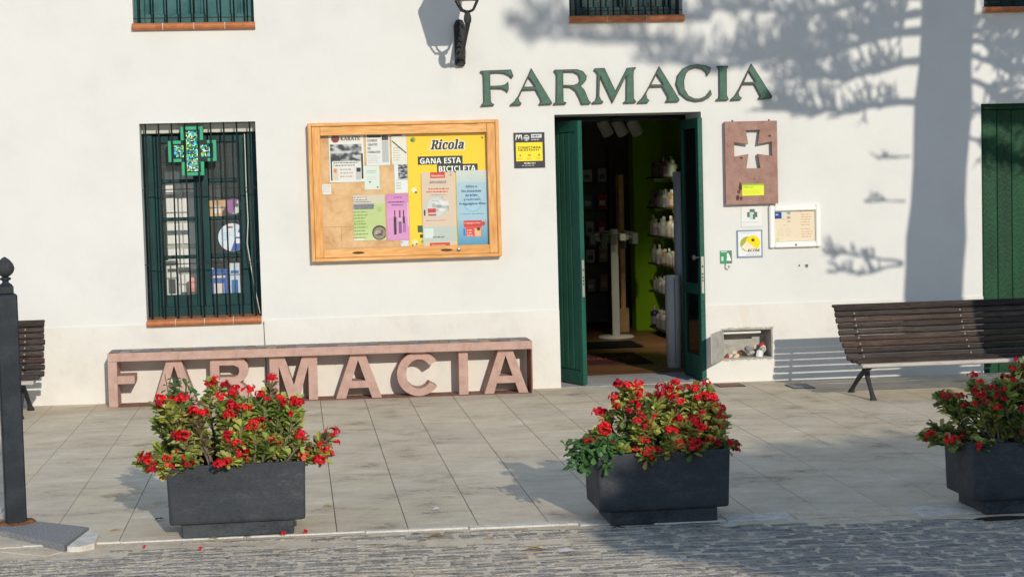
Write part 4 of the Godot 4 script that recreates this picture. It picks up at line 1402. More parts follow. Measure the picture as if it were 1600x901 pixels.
	sheet("leaflet", "plain pale mint leaflet hanging below the flyer of grey capitals", "leaflet", -1.578, 1.853, -1.443, 2.066, 0.0235, c8(212, 224, 214), [["l", 0.15, 0.2, 0.7, 2, 0.08, c8(150, 160, 156)], ["l", 0.15, 0.45, 0.7, 3, 0.06, c8(186, 196, 190)], ["c", 0.35, 0.68, 0.06, c8(70, 76, 74)], ["c", 0.85, 0.9, 0.06, c8(120, 126, 124)]], "papers pinned in the notice board", 100, 0.75, 0.003)
	sheet("leaflet", "white leaflet crossed by a dark slanting line next to the yellow poster", "leaflet", -1.329, 2.075, -1.192, 2.34, 0.025, c8(224, 224, 212), [["l", 0.1, 0.45, 0.5, 6, 0.08, c8(176, 172, 160)], ["r", 0.0, 0.0, 0.7, 0.06, c8(90, 92, 94)]], "papers pinned in the notice board", 100, 0.75, 0.003)
	var sl := get_node("leaflet_001")
	var ls := mb()
	box(ls, Vector3(-0.068, -0.004, 0), Vector3(0.10, 0.004, 0.001), 0.0, Transform3D(Basis(Vector3.BACK, -0.72), Vector3(-0.012, 0.03, 0.005)))
	part("dark_line", ls, flat("ink_dark", c8(50, 52, 54)), sl)
	sheet("leaflet", "white leaflet with a small grey picture, partly behind the yellow poster", "leaflet", -1.31, 1.815, -1.192, 2.074, 0.0235, c8(224, 228, 224), [["n", 0.3, 0.02, 0.7, 0.5, c8(50, 56, 62), c8(170, 176, 180)], ["r", 0.1, 0.55, 0.9, 0.012, c8(90, 90, 90)], ["l", 0.1, 0.64, 0.5, 3, 0.09, c8(140, 144, 146)]], "papers pinned in the notice board", 100, 0.75, 0.002)
	sheet("price_tag", "small curled white note pinned at the left edge of the notice board", "note", -1.958, 1.82, -1.877, 1.912, 0.027, c8(226, 226, 222), [["l", 0.1, 0.15, 0.8, 5, 0.14, c8(180, 182, 184)]], "papers pinned in the notice board", 64, 0.75, 0.006)
	sheet("flyer", "light green flyer with a round photograph at the foot of the board", "flyer", -1.687, 1.398, -1.403, 1.806, 0.025, c8(186, 202, 138), [["r", 0, 0, 1, 0.2, c8(206, 200, 176)], ["r", 0, 0.03, 0.4, 0.06, c8(220, 216, 214)], ["l", 0.02, 0.04, 0.55, 3, 0.05, c8(130, 110, 120)], ["r", 0, 0.19, 0.66, 0.12, c8(150, 152, 160)], ["l", 0.02, 0.36, 0.45, 9, 0.068, c8(120, 150, 70)], ["g", 0.6, 1.0, c8(184, 202, 132), c8(200, 214, 160)], ["l", 0.02, 0.62, 0.45, 5, 0.075, c8(120, 150, 70)], ["c", 0.82, 0.32, 0.08, c8(170, 190, 120)], ["c", 0.8, 0.83, 0.23, c8(64, 60, 56)], ["c", 0.8, 0.84, 0.19, c8(150, 134, 120)], ["n", 0.68, 0.78, 0.24, 0.12, c8(80, 66, 60), c8(190, 180, 170)], ["r", 0.0, 0.95, 0.3, 0.05, c8(222, 222, 200)], ["t", "PLANTACION", 0.34, 0.235, 0.04, 0.6, c8(70, 72, 92)], ["t", "DE ARBOLES", 0.34, 0.29, 0.035, 0.56, c8(70, 72, 92)]], "papers pinned in the notice board", 140, 0.75, 0.003)
	sheet("flyer", "magenta pink flyer with three dark lipsticks right of the green flyer", "flyer", -1.39, 1.394, -1.191, 1.81, 0.026, c8(210, 146, 194), [["g", 0.0, 0.5, c8(200, 132, 184), c8(216, 156, 202)], ["l", 0.35, 0.07, 0.4, 1, 0.05, c8(110, 40, 96)], ["l", 0.08, 0.17, 0.84, 1, 0.07, c8(96, 24, 88)], ["l", 0.25, 0.235, 0.6, 1, 0.06, c8(96, 24, 88)], ["r", 0.34, 0.36, 0.06, 0.16, c8(120, 40, 76)], ["r", 0.31, 0.5, 0.12, 0.38, c8(58, 36, 52)], ["r", 0.56, 0.36, 0.08, 0.16, c8(130, 50, 86)], ["r", 0.52, 0.52, 0.16, 0.1, c8(200, 180, 196)], ["r", 0.53, 0.6, 0.14, 0.26, c8(140, 80, 130)], ["r", 0.74, 0.36, 0.06, 0.14, c8(110, 30, 66)], ["r", 0.72, 0.5, 0.1, 0.16, c8(66, 40, 60)], ["r", 0.72, 0.64, 0.14, 0.2, c8(170, 110, 170)], ["r", 0.95, 0.2, 0.05, 0.5, c8(228, 190, 220)]], "papers pinned in the notice board", 110, 0.4, 0.003)
	sheet("poster", "large yellow poster with a black script title filling the board's right half", "poster", -1.186, 1.312, -0.476, 2.347, 0.0215, c8(248, 206, 44), [["c", 0.07, 0.055, 0.035, c8(150, 170, 60)], ["c", 0.06, 0.06, 0.02, c8(86, 120, 60)], ["c", 0.95, 0.05, 0.014, c8(96, 120, 50)], ["c", 0.07, 0.49, 0.03, c8(232, 232, 206)], ["c", 0.09, 0.51, 0.014, c8(70, 80, 50)], ["c", 0.06, 0.94, 0.035, c8(220, 222, 180)], ["c", 0.08, 0.96, 0.012, c8(60, 70, 40)], ["c", 0.03, 0.97, 0.012, c8(60, 70, 40)], ["r", 0.1, 0.8, 0.1, 0.06, c8(60, 90, 60)], ["r", 0.13, 0.88, 0.06, 0.03, c8(40, 50, 40)], ["c", 0.15, 0.94, 0.018, c8(120, 180, 50)], ["r", 0.13, 0.205, 0.57, 0.072, c8(42, 52, 40)], ["r", 0.37, 0.276, 0.52, 0.075, c8(42, 52, 40)], ["t", "GANA ESTA", 0.415, 0.243, 0.05, 0.52, c8(244, 244, 236)], ["t", "BICICLETA", 0.625, 0.315, 0.05, 0.47, c8(244, 244, 236)], ["t", "Ricola", 0.515, 0.103, 0.086, 0.42, c8(30, 34, 36), serif, 0.22]], "", 220, 0.6)
	var yp := get_node("poster")
	for dx in [-0.0035, 0.0035]:
		for dy in [-0.0035, 0.0035]:
			lettering("Ricola", yp, (0.515 - 0.5) * 0.71 + dx * 0.5, (0.5 - 0.103) * 1.035 + dy * 0.5, 0.0013 + dx * 0.01 + dy * 0.02, 0.089, 0.298, flat("script_ink", c8(30, 34, 36), 0.7), serif, 0.0006, 0.22)
			lettering("Ricola", yp, (0.515 - 0.5) * 0.71 + dx * 1.6, (0.5 - 0.103) * 1.035 + dy * 1.6, 0.0006 + absf(dx + dy) * 0.02, 0.092, 0.31, mats.white_paint, serif, 0.0004, 0.22)
	sheet("show_card", "beige show card with red tabs hanging over the yellow poster", "card", -1.07, 1.322, -0.768, 1.993, 0.032, c8(214, 194, 172), [["r", 0.27, 0.0, 0.44, 0.08, c8(206, 62, 44)], ["c", 0.88, 0.04, 0.04, c8(190, 160, 140)], ["l", 0.2, 0.215, 0.7, 1, 0.05, c8(196, 84, 72)], ["l", 0.14, 0.255, 0.8, 1, 0.05, c8(196, 84, 72)], ["l", 0.28, 0.3, 0.5, 3, 0.028, c8(130, 130, 130)], ["c", 0.42, 0.46, 0.33, c8(190, 194, 192)], ["c", 0.42, 0.46, 0.28, c8(206, 206, 202)], ["n", 0.3, 0.38, 0.5, 0.14, c8(150, 160, 162), c8(220, 220, 216)], ["r", 0.17, 0.485, 0.24, 0.06, c8(196, 62, 54)], ["r", 0.18, 0.56, 0.24, 0.022, c8(170, 60, 56)], ["r", 0.05, 0.5, 0.05, 0.08, c8(60, 50, 80)], ["l", 0.1, 0.64, 0.8, 1, 0.03, c8(190, 110, 96)], ["r", 0.0, 0.73, 1.0, 0.2, c8(184, 196, 190)], ["r", 0.04, 0.75, 0.28, 0.13, c8(206, 222, 214)], ["l", 0.3, 0.86, 0.45, 1, 0.05, c8(90, 96, 100)], ["r", 0.2, 0.945, 0.6, 0.055, c8(200, 72, 50)], ["t", "Bexident", 0.49, 0.047, 0.028, 0.36, c8(240, 222, 214)], ["t", "ADVANCE", 0.49, 0.132, 0.032, 0.5, c8(120, 122, 138)], ["l", 0.26, 0.972, 0.5, 1, 0.03, c8(236, 200, 180)]], "", 150, 0.6, 0.004)
	sheet("show_card", "pale blue show card with a red box picture over the yellow poster's right", "card", -0.756, 1.324, -0.472, 2.003, 0.030, c8(168, 200, 214), [["g", 0.0, 0.16, c8(206, 210, 202), c8(186, 204, 204)], ["g", 0.16, 0.66, c8(170, 198, 210), c8(160, 194, 212)], ["g", 0.66, 1.0, c8(150, 186, 204), c8(84, 148, 184)], ["c", 0.48, 0.08, 0.08, c8(176, 188, 186)], ["c", 0.48, 0.08, 0.065, c8(204, 210, 204)], ["r", 0.47, 0.05, 0.02, 0.06, c8(176, 188, 186)], ["c", 0.5, 0.43, 0.29, c8(136, 182, 212)], ["c", 0.5, 0.43, 0.25, c8(162, 198, 216)], ["l", 0.1, 0.575, 0.8, 1, 0.03, c8(110, 140, 170)], ["r", 0.2, 0.665, 0.58, 0.09, c8(206, 64, 62)], ["c", 0.82, 0.71, 0.07, c8(196, 66, 66)], ["r", 0.27, 0.75, 0.5, 0.13, c8(212, 84, 74)], ["r", 0.55, 0.77, 0.2, 0.11, c8(232, 178, 130)], ["r", 0.62, 0.76, 0.1, 0.04, c8(60, 44, 50)], ["l", 0.3, 0.79, 0.2, 3, 0.035, c8(240, 190, 170)], ["r", 0.19, 0.77, 0.06, 0.1, c8(50, 120, 190)], ["t", "Adios a", 0.47, 0.212, 0.036, 0.36, c8(56, 92, 130)], ["t", "los sintomas", 0.47, 0.272, 0.036, 0.62, c8(56, 92, 130)], ["t", "de gripe", 0.47, 0.332, 0.036, 0.38, c8(40, 70, 120)], ["t", "y resfriado", 0.48, 0.388, 0.034, 0.52, c8(56, 92, 130)], ["t", "Pregalgina Plus", 0.5, 0.445, 0.038, 0.84, c8(32, 56, 110)], ["t", "Pregalgina Plus", 0.48, 0.7, 0.02, 0.5, c8(248, 224, 216)]], "", 150, 0.6, 0.002)
	sheet("note", "tiny white note at the lower edge between pink flyer and yellow poster", "note", -1.271, 1.338, -1.2, 1.39, 0.025, c8(214, 220, 220), [["r", 0.12, 0.15, 0.12, 0.3, c8(80, 84, 88)]], "papers pinned in the notice board", 48)
	for pin in [[-1.66, 1.797], [-1.3, 1.80], [-1.73, 2.334], [-1.5, 2.055], [-1.51, 2.09], [-1.26, 2.08], [-1.1, 2.33], [-1.93, 1.905]]:
		pass


func wall_signs() -> void:
	# dark square sign with a yellow field
	var W := 0.283
	sheet("square_sign", "small square dark sign with a yellow field left of the door", "sign", -0.222, 2.01, 0.061, 2.33, 0.006, c8(64, 64, 68), [["r", 0.07, 0.28, 0.86, 0.53, c8(244, 220, 60)], ["c", 0.41, 0.145, 0.095, c8(200, 202, 202)], ["l", 0.33, 0.11, 0.16, 2, 0.07, c8(60, 60, 64)], ["r", 0.57, 0.05, 0.34, 0.11, c8(206, 208, 208)], ["l", 0.6, 0.085, 0.28, 1, 0.1, c8(80, 80, 84)], ["l", 0.57, 0.19, 0.34, 1, 0.08, c8(200, 200, 200)], ["l", 0.14, 0.485, 0.74, 1, 0.1, c8(120, 100, 40)], ["r", 0.18, 0.61, 0.04, 0.06, c8(150, 126, 50)], ["r", 0.45, 0.61, 0.1, 0.06, c8(190, 166, 50)], ["r", 0.78, 0.61, 0.06, 0.06, c8(170, 146, 50)], ["l", 0.13, 0.72, 0.16, 2, 0.035, c8(150, 126, 50)], ["l", 0.42, 0.72, 0.16, 2, 0.035, c8(150, 126, 50)], ["l", 0.72, 0.72, 0.16, 2, 0.035, c8(150, 126, 50)], ["l", 0.32, 0.85, 0.38, 1, 0.1, c8(220, 220, 214)], ["l", 0.25, 0.92, 0.5, 1, 0.06, c8(170, 170, 170)], ["t", "CONECTADA", 0.5, 0.425, 0.07, 0.74, c8(70, 56, 30)]], "", 150, 0.5)
	var sg := get_node("square_sign")
	part("back", block(Vector3(-W / 2, -0.16, -0.005), Vector3(W / 2, 0.16, -0.0005), 0.0005), flat("sign_dark", c8(54, 54, 58), 0.5), sg)
	var mlogo := mb(false)
	tube(mlogo, [Vector3(-0.122, 0.092, 0.0018), Vector3(-0.115, 0.138, 0.0018), Vector3(-0.104, 0.138, 0.0018), Vector3(-0.095, 0.106, 0.0018), Vector3(-0.086, 0.138, 0.0018), Vector3(-0.074, 0.138, 0.0018), Vector3(-0.066, 0.094, 0.0018)], [0.006, 0.008, 0.008, 0.007, 0.008, 0.008, 0.006], 6)
	part("white_logo", mlogo, mats.white_paint, sg)

	# pinkish brown plaque with a cross cut through it
	var t := thing("cross_plaque", "pinkish brown metal plaque with a flared cross cut out of it", "plaque", Vector3(1.721, 1.628, 0.02))
	var w := 0.49
	var h := 0.758
	var cx := 0.262
	var cy := 0.503
	var A := 0.045   # half width at the centre
	var B := 0.066   # half width at the ends
	var Ry := 0.175
	var Rx := 0.178
	var hole := PackedVector2Array([Vector2(cx - A, cy + A), Vector2(cx - B, cy + Ry), Vector2(cx + B, cy + Ry), Vector2(cx + A, cy + A), Vector2(cx + Rx, cy + B), Vector2(cx + Rx, cy - B), Vector2(cx + A, cy - A), Vector2(cx + B, cy - Ry), Vector2(cx - B, cy - Ry), Vector2(cx - A, cy - A), Vector2(cx - Rx, cy - B), Vector2(cx - Rx, cy + B)])
	var s := mb()
	for q in cut(PackedVector2Array([Vector2(0, 0), Vector2(w, 0), Vector2(w, h), Vector2(0, h)]), hole):
		extrude(s, q, 0.0, 0.045)
	part("plate", s, mats.plaque_paint, t)
	for xx in [0.07, 0.415]:
		part("hook", block(Vector3(xx, h + 0.0005, 0.01), Vector3(xx + 0.012, h + 0.014, 0.03), 0.002), mats.iron, t)
	var rust := mb()
	for q in [[0.135, 0.16, 0.02, 0.05], [0.12, 0.115, 0.016, 0.02], [0.105, 0.06, 0.02, 0.03], [0.14, 0.055, 0.012, 0.02], [0.15, 0.425, 0.02, 0.012], [0.42, 0.62, 0.015, 0.012]]:
		var pts := PackedVector2Array()
		for k in 9:
			pts.append(Vector2(q[0] + cos(TAU * k / 9) * q[2] * rng.randf_range(0.6, 1.1), q[1] + sin(TAU * k / 9) * q[3] * rng.randf_range(0.6, 1.1)))
		extrude(rust, pts, 0.0452, 0.0458)
	part("rust_patch", rust, flat("plaque_rust", c8(96, 60, 48), 0.9), t)
	part("screw", block(Vector3(0.26, 0.226, 0.0455), Vector3(0.268, 0.234, 0.048)), mats.iron, t)
	var st := sheet("sticker", "bright yellow green sticker stuck on the lower part of the brown plaque", "sticker", 1.872, 1.706, 2.078, 1.812, 0.0665, c8(222, 232, 64), [["r", 0, 0, 1, 0.14, c8(150, 190, 70)], ["l", 0.06, 0.2, 0.55, 2, 0.11, c8(130, 150, 60)], ["l", 0.06, 0.55, 0.85, 3, 0.12, c8(196, 206, 60)]], "", 90, 0.5)

	sheet("paper_notice", "faint white paper notice with a grey pixelled cross under the brown plaque", "notice", 1.876, 1.418, 2.076, 1.61, 0.0035, c8(226, 227, 224), [["r", 0.28, 0.3, 0.16, 0.26, c8(96, 116, 108)], ["r", 0.4, 0.16, 0.24, 0.16, c8(96, 116, 108)], ["r", 0.6, 0.3, 0.16, 0.26, c8(96, 116, 108)], ["r", 0.4, 0.3, 0.14, 0.36, c8(180, 214, 206)], ["r", 0.55, 0.4, 0.1, 0.26, c8(96, 116, 108)], ["l", 0.04, 0.78, 0.92, 1, 0.06, c8(160, 164, 166)], ["r", 0, 0.985, 1, 0.015, c8(170, 176, 180)], ["r", 0, 0, 0.012, 1, c8(186, 190, 192)]], "", 100)
	var e := sheet("tile_sign", "square blue edged tile with a yellow sun, dark star and hills", "sign", 1.829, 1.135, 2.072, 1.388, 0.011, c8(226, 228, 230), [["r", 0, 0, 1, 0.05, c8(110, 136, 156)], ["r", 0, 0.95, 1, 0.05, c8(110, 136, 156)], ["r", 0, 0, 0.05, 1, c8(110, 136, 156)], ["r", 0.95, 0, 0.05, 1, c8(110, 136, 156)], ["l", 0.15, 0.1, 0.7, 1, 0.05, c8(150, 156, 164)], ["c", 0.4, 0.5, 0.28, c8(166, 172, 60)], ["c", 0.62, 0.46, 0.28, c8(246, 214, 30)], ["l", 0.35, 0.85, 0.55, 2, 0.05, c8(160, 160, 160)], ["t", "ECOM", 0.65, 0.74, 0.1, 0.44, c8(40, 36, 34)]], "", 130, 0.35)
	part("tile", block(Vector3(-0.1215, -0.1265, -0.009), Vector3(0.1215, 0.1265, -0.0005), 0.001), flat("tile_blue", c8(110, 136, 156), 0.35), e)
	var hills := mb()
	extrude(hills, PackedVector2Array([Vector2(-0.085, -0.03), Vector2(-0.03, 0.025), Vector2(0.0, 0.0), Vector2(0.03, -0.02), Vector2(0.06, -0.05), Vector2(-0.03, -0.065)]), 0.0006, 0.0014)
	part("hills", hills, flat("hills_cream", c8(238, 220, 196), 0.4), e)
	var star := PackedVector2Array()
	for k in 10:
		var rr := 0.024 if k % 2 == 0 else 0.010
		star.append(Vector2(0.03, 0.035) + Vector2(sin(TAU * k / 10), cos(TAU * k / 10)) * rr)
	var ss := mb()
	extrude(ss, star, 0.0006, 0.0016)
	part("star", ss, flat("star_dark", c8(40, 38, 36), 0.4), e)

	var c := thing("glazed_case", "white framed glazed case with a printed timetable right of the plaque", "display case", Vector3(2.134, 1.217, 0.0))
	var fr := mb()
	var FW := 0.49
	var FH := 0.392
	for q in [[0.0, 0.05, 0.0, FH], [FW - 0.05, FW, 0.0, FH], [0.05, FW - 0.05, 0.0, 0.055], [0.05, FW - 0.05, FH - 0.055, FH]]:
		box(fr, Vector3(q[0], q[2], 0.0), Vector3(q[1], q[3], 0.045 if q[0] == 0.0 or q[1] == FW else 0.044), 0.009)
	part("frame", fr, mats.white_paint, c)
	part("back", block(Vector3(0.045, 0.05, 0.001), Vector3(FW - 0.045, FH - 0.05, 0.008)), flat("case_back", c8(206, 196, 176), 0.8), c)
	part("pane", block(Vector3(0.051, 0.056, 0.026), Vector3(FW - 0.051, FH - 0.056, 0.029)), mats.case_pane, c)
	var lk := mb(false)
	lathe(lk, [Vector2(0.011, 0.0), Vector2(0.01, 0.006), Vector2(0, 0.007)], 12, Transform3D(Basis(Vector3.RIGHT, PI / 2), Vector3(FW / 2, 0.025, 0.044)))
	part("lock", lk, mats.steel, c)
	sheet("timetable", "cream printed timetable with a blue corner inside the white framed case", "timetable", 2.188, 1.276, 2.572, 1.55, 0.014, c8(228, 212, 186), [["r", 0.0, 0.02, 0.18, 0.22, c8(28, 60, 130)], ["r", 0.03, 0.08, 0.07, 0.05, c8(190, 200, 220)], ["r", 0.18, 0.04, 0.08, 0.16, c8(200, 214, 232)], ["r", 0.31, 0.02, 0.09, 0.09, c8(120, 170, 180)], ["r", 0.31, 0.17, 0.09, 0.09, c8(190, 150, 120)], ["r", 0.31, 0.33, 0.09, 0.03, c8(130, 140, 140)], ["l", 0.2, 0.26, 0.1, 1, 0.05, c8(170, 150, 130)], ["l", 0.22, 0.46, 0.12, 1, 0.04, c8(140, 128, 116)], ["l", 0.08, 0.58, 0.16, 7, 0.04, c8(200, 184, 158)], ["l", 0.28, 0.58, 0.16, 7, 0.04, c8(200, 184, 158)], ["l", 0.56, 0.04, 0.14, 1, 0.04, c8(150, 136, 120)], ["l", 0.53, 0.12, 0.06, 1, 0.04, c8(150, 136, 120)], ["l", 0.66, 0.11, 0.28, 5, 0.085, c8(206, 160, 120)], ["l", 0.66, 0.6, 0.28, 4, 0.085, c8(206, 160, 120)], ["c", 0.06, 0.95, 0.05, c8(200, 206, 150)]], "", 160, 0.7)

	var d := sheet("small_sticker", "small green sticker with a white dog beside the door", "sticker", 1.668, 1.086, 1.781, 1.205, 0.004, c8(60, 150, 96), [["r", 0, 0, 1, 0.06, c8(96, 120, 110)], ["r", 0, 0, 0.05, 1, c8(96, 130, 116)], ["r", 0.08, 0.05, 0.8, 0.08, c8(206, 220, 210)], ["r", 0.12, 0.45, 0.2, 0.35, c8(190, 220, 200)], ["r", 0.6, 0.0, 0.4, 1.0, c8(90, 130, 116)]], "", 64, 0.5)
	var dog := mb()
	extrude(dog, PackedVector2Array([Vector2(0.004, -0.03), Vector2(0.012, 0.005), Vector2(0.006, 0.02), Vector2(0.014, 0.036), Vector2(0.024, 0.036), Vector2(0.032, 0.02), Vector2(0.046, -0.02), Vector2(0.048, -0.034), Vector2(0.012, -0.034)]), 0.0006, 0.0014)
	part("dog_picture", dog, mats.white_paint, d)
	var hk := mb(false)
	var pts: Array = []
	for k in 9:
		var a := PI * 1.0 + PI * 1.25 * k / 8.0
		pts.append(Vector3(cos(a) * 0.02, sin(a) * 0.02, 0.014))
	pts.push_front(Vector3(-0.02, 0.03, 0.004))
	tube(hk, pts, [0.004], 6)
	tag(part("wall_hook", hk, mats.steel, self, Vector3(1.735, 1.055, 0.002)), "small metal hook on the wall under the green dog sticker", "hook")
	# little plugs and chips in the plaster
	for q in [[2.49, 1.04, 0.018], [2.42, 1.045, 0.01]]:
		var pg := mb(false)
		lathe(pg, [Vector2(q[2], 0.0), Vector2(q[2] * 0.9, 0.004), Vector2(q[2] * 0.5, 0.002), Vector2(0, 0.002)], 12, Transform3D(Basis(Vector3.RIGHT, PI / 2), Vector3(q[0], q[1], 0.0005)))
		tag(part("wall_plug", pg, mats.cement), "%s filled plug hole in the white wall below the glazed case" % ("larger" if q[2] > 0.015 else "smaller"), "plug", "")


func utility_cupboard() -> void:
	var t := thing("meter_cupboard", "broken meter cupboard in the wall foot with its flap hanging open", "cupboard", Vector3(1.673, 0.195, 0.0))
	var w := 0.479
	var h := 0.285
	var fr := mb()
	box(fr, Vector3(0.002, 0.002, -0.219), Vector3(0.014, h - 0.002, 0.02), 0.002)
	box(fr, Vector3(w - 0.014, 0.002, -0.219), Vector3(w - 0.002, h - 0.002, 0.02), 0.002)
	box(fr, Vector3(0.014, 0.002, -0.219), Vector3(w - 0.014, 0.014, 0.019), 0.002)
	box(fr, Vector3(0.014, h - 0.014, -0.219), Vector3(w - 0.014, h - 0.002, 0.019), 0.002)
	part("frame", fr, mats.cement, t)
	part("back_plate", block(Vector3(0.003, 0.003, -0.25), Vector3(w - 0.003, h - 0.003, -0.22)), mats.cement, t)
	part("lintel_board", block(Vector3(0.016, h - 0.05, -0.05), Vector3(w - 0.1, h - 0.03, -0.03), 0.002), mats.white_plastic, t)
	var fl := mb()
	var xf := Transform3D(Basis(Vector3.UP, -2.05 + PI) * Basis(), Vector3(0.0, 0.0, 0.024))
	xf = Transform3D(Basis(Vector3.UP, deg_to_rad(180 + 62)), Vector3(0.004, 0.0, 0.024))
	box(fl, Vector3(0.0, 0.004, -0.006), Vector3(0.44, h - 0.004, 0.006), 0.002, xf)
	box(fl, Vector3(0.03, 0.03, 0.006), Vector3(0.41, h - 0.03, 0.009), 0.001, xf)
	part("flap", fl, mats.cement, t)
	var hg := mb(false)
	for y in [0.05, h - 0.07]:
		tube(hg, [Vector3(0.002, y, 0.026), Vector3(0.002, y + 0.04, 0.026)], [0.006], 8)
	part("hinge", hg, mats.iron, t)
	for k in 16:   # loose stones and bits of rubbish
		var st := mb()
		var c := Vector3(rng.randf_range(0.05, w - 0.06), 0.016 + 0.02 * (k % 4), rng.randf_range(-0.12, -0.03))
		if k > 10:
			c = Vector3(rng.randf_range(0.3, w - 0.06), rng.randf_range(0.05, 0.15), rng.randf_range(-0.12, -0.06))
		var r := rng.randf_range(0.016, 0.034)
		var xs := Transform3D(Basis(Vector3(rng.randf(), rng.randf(), rng.randf()).normalized(), rng.randf() * 3.0), c)
		box(st, Vector3(-r * 1.3, -r * 0.7, -r), Vector3(r * 1.3, r * 0.7, r), r * 0.5, xs)
		part("rubble", st, [mats.mortar, mats.cement, mats.granite, mats.kerb_lime, mats.white_plastic, flat("red_scrap", c8(170, 60, 50), 0.8), mats.rust][[0, 0, 1, 2, 3, 4, 0, 1, 5, 6, 0, 0, 1, 4, 5, 3][k]], t)
	var chip := mb()   # broken plaster lip round the hole
	for k in 22:
		var x := w * k / 21.0
		box(chip, Vector3(x - 0.012, h + rng.randf_range(-0.002, 0.004), 0.017), Vector3(x + 0.012, h + rng.randf_range(0.008, 0.02), 0.021 + rng.randf() * 0.006), 0.003)
		if k % 3 != 0:
			box(chip, Vector3(x - 0.012, -rng.randf_range(0.006, 0.014), 0.017), Vector3(x + 0.012, 0.001, 0.021 + rng.randf() * 0.005), 0.003)
	part("broken_plaster", chip, mats.kerb_lime, t)
	var stain := mb()
	extrude(stain, PackedVector2Array([Vector2(0.17, 0.40), Vector2(0.19, 0.48), Vector2(0.25, 0.49), Vector2(0.265, 0.45), Vector2(0.235, 0.36), Vector2(0.24, 0.31), Vector2(0.21, 0.30), Vector2(0.19, 0.35)]), 0.0163, 0.0167)
	part("rust_stain", stain, flat("stain_cream", c8(219, 213, 201), 0.9), t)


# ---------------------------------------------------------------- benches
func letter_bench() -> void:
	var t := thing("letter_bench", "long pink steel bench standing on cut-out capital letters against the wall", "bench", Vector3(-3.862, gy(-2.0), 0.0))
	t.rotation.z = atan(FALL)
	var L := 3.715
	var top := 0.485
	part("top_beam", block(Vector3(0, top - 0.075, 0.03), Vector3(L, top, 0.335), 0.004), mats.pink_steel, t)
	part("base_plate", block(Vector3(0.0, 0.0, 0.03), Vector3(L, 0.014, 0.33), 0.002), mats.rusty_plate, t)
	part("end_plate", block(Vector3(L - 0.012, 0.0145, 0.03), Vector3(L, top - 0.0755, 0.332), 0.002), mats.rusty_plate, t)
	# mosaic tiles on the seat
	var cols := [c8(88, 90, 104), c8(120, 104, 74), c8(150, 120, 60), c8(96, 84, 78), c8(128, 128, 136), c8(84, 64, 56), c8(74, 84, 100)]
	for i in 41:
		for j in 3:
			var x := 0.012 + i * 0.09
			var z := 0.04 + j * 0.096
			part("tile", block(Vector3(x, top + 0.0003, z), Vector3(x + 0.086, top + 0.006, z + 0.092), 0.001), flat("mosaic_%d" % ((i * i + j * 5 + i / 3) % 7), cols[(i * i + j * 5 + i / 3) % 7], 0.45), t)
	# the letter F is the bench's left leg, flush with the beam
	var lo := 0.0145
	var hi := top - 0.0755
	var f := mb()
	box(f, Vector3(0.0, lo, 0.03), Vector3(0.078, hi, 0.334), 0.003)
	box(f, Vector3(0.0785, 0.215, 0.06), Vector3(0.225, 0.285, 0.333), 0.003)
	part("letter", f, mats.pink_steel, t)
	for q in [["A", -3.492, -3.111], ["R", -2.991, -2.62], ["M", -2.475, -2.057], ["A", -1.898, -1.493], ["C", -1.349, -0.979], ["I", -0.802, -0.72], ["A", -0.576, -0.18]]:
		var x0: float = q[1] + 3.862
		var x1: float = q[2] + 3.862
		var s := mb()
		if q[0] == "C":
			var poly := PackedVector2Array()
			var n := 26
			for k in n + 1:
				var a := 0.62 + (TAU - 1.24) * k / n
				poly.append(Vector2(cos(a) * (x1 - x0) * 0.53, sin(a) * (hi - lo) / 2))
			for k in n + 1:
				var a := TAU - 0.62 - (TAU - 1.24) * k / n
				poly.append(Vector2(cos(a) * ((x1 - x0) * 0.53 - 0.082), sin(a) * ((hi - lo) / 2 - 0.066)))
			extrude(s, poly, 0.05, 0.262, PackedVector2Array(), Transform3D(Basis(), Vector3((x0 + x1) / 2 + 0.005, (hi + lo) / 2, 0)))
		else:
			extrude_letter(s, q[0], x0, x1, lo, hi, 0.05, 0.262)
		part("letter", s, mats.pink_steel, t)


func extrude_letter(s: SurfaceTool, ch: String, x0: float, x1: float, y0: float, y1: float, z0: float, z1: float) -> void:
	var P := func(u: Array) -> PackedVector2Array:
		var r := PackedVector2Array()
		for i in range(0, u.size(), 2):
			r.append(Vector2(x0 + u[i] * (x1 - x0), y0 + u[i + 1] * (y1 - y0)))
		return r
	match ch:
		"A":
			var outer: PackedVector2Array = P.call([0.0, 0.0, 0.34, 1.0, 0.65, 1.0, 1.0, 0.0, 0.785, 0.0, 0.71, 0.23, 0.285, 0.23, 0.215, 0.0])
			var hole: PackedVector2Array = P.call([0.345, 0.39, 0.495, 0.86, 0.65, 0.39])
			for q in cut(outer, hole):
				extrude(s, q, z0, z1)
		"R":
			var outer: PackedVector2Array = P.call([0.0, 0.0, 0.0, 1.0, 0.62, 1.0, 0.78, 0.96, 0.87, 0.86, 0.9, 0.73, 0.87, 0.6, 0.79, 0.5, 0.68, 0.45, 0.82, 0.34, 1.0, 0.0, 0.76, 0.0, 0.58, 0.33, 0.46, 0.4, 0.21, 0.4, 0.21, 0.0])
			var hole: PackedVector2Array = P.call([0.21, 0.57, 0.21, 0.83, 0.55, 0.83, 0.66, 0.78, 0.68, 0.7, 0.65, 0.61, 0.55, 0.57])
			for q in cut(outer, hole):
				extrude(s, q, z0, z1)
		"M":
			extrude(s, P.call([0.0, 0.0, 0.0, 1.0, 0.31, 1.0, 0.5, 0.34, 0.69, 1.0, 1.0, 1.0, 1.0, 0.0, 0.81, 0.0, 0.81, 0.78, 0.6, 0.0, 0.4, 0.0, 0.19, 0.78, 0.19, 0.0]), z0, z1)
		"I":
			extrude(s, P.call([0.0, 0.0, 0.0, 1.0, 1.0, 1.0, 1.0, 0.0]), z0, z1)


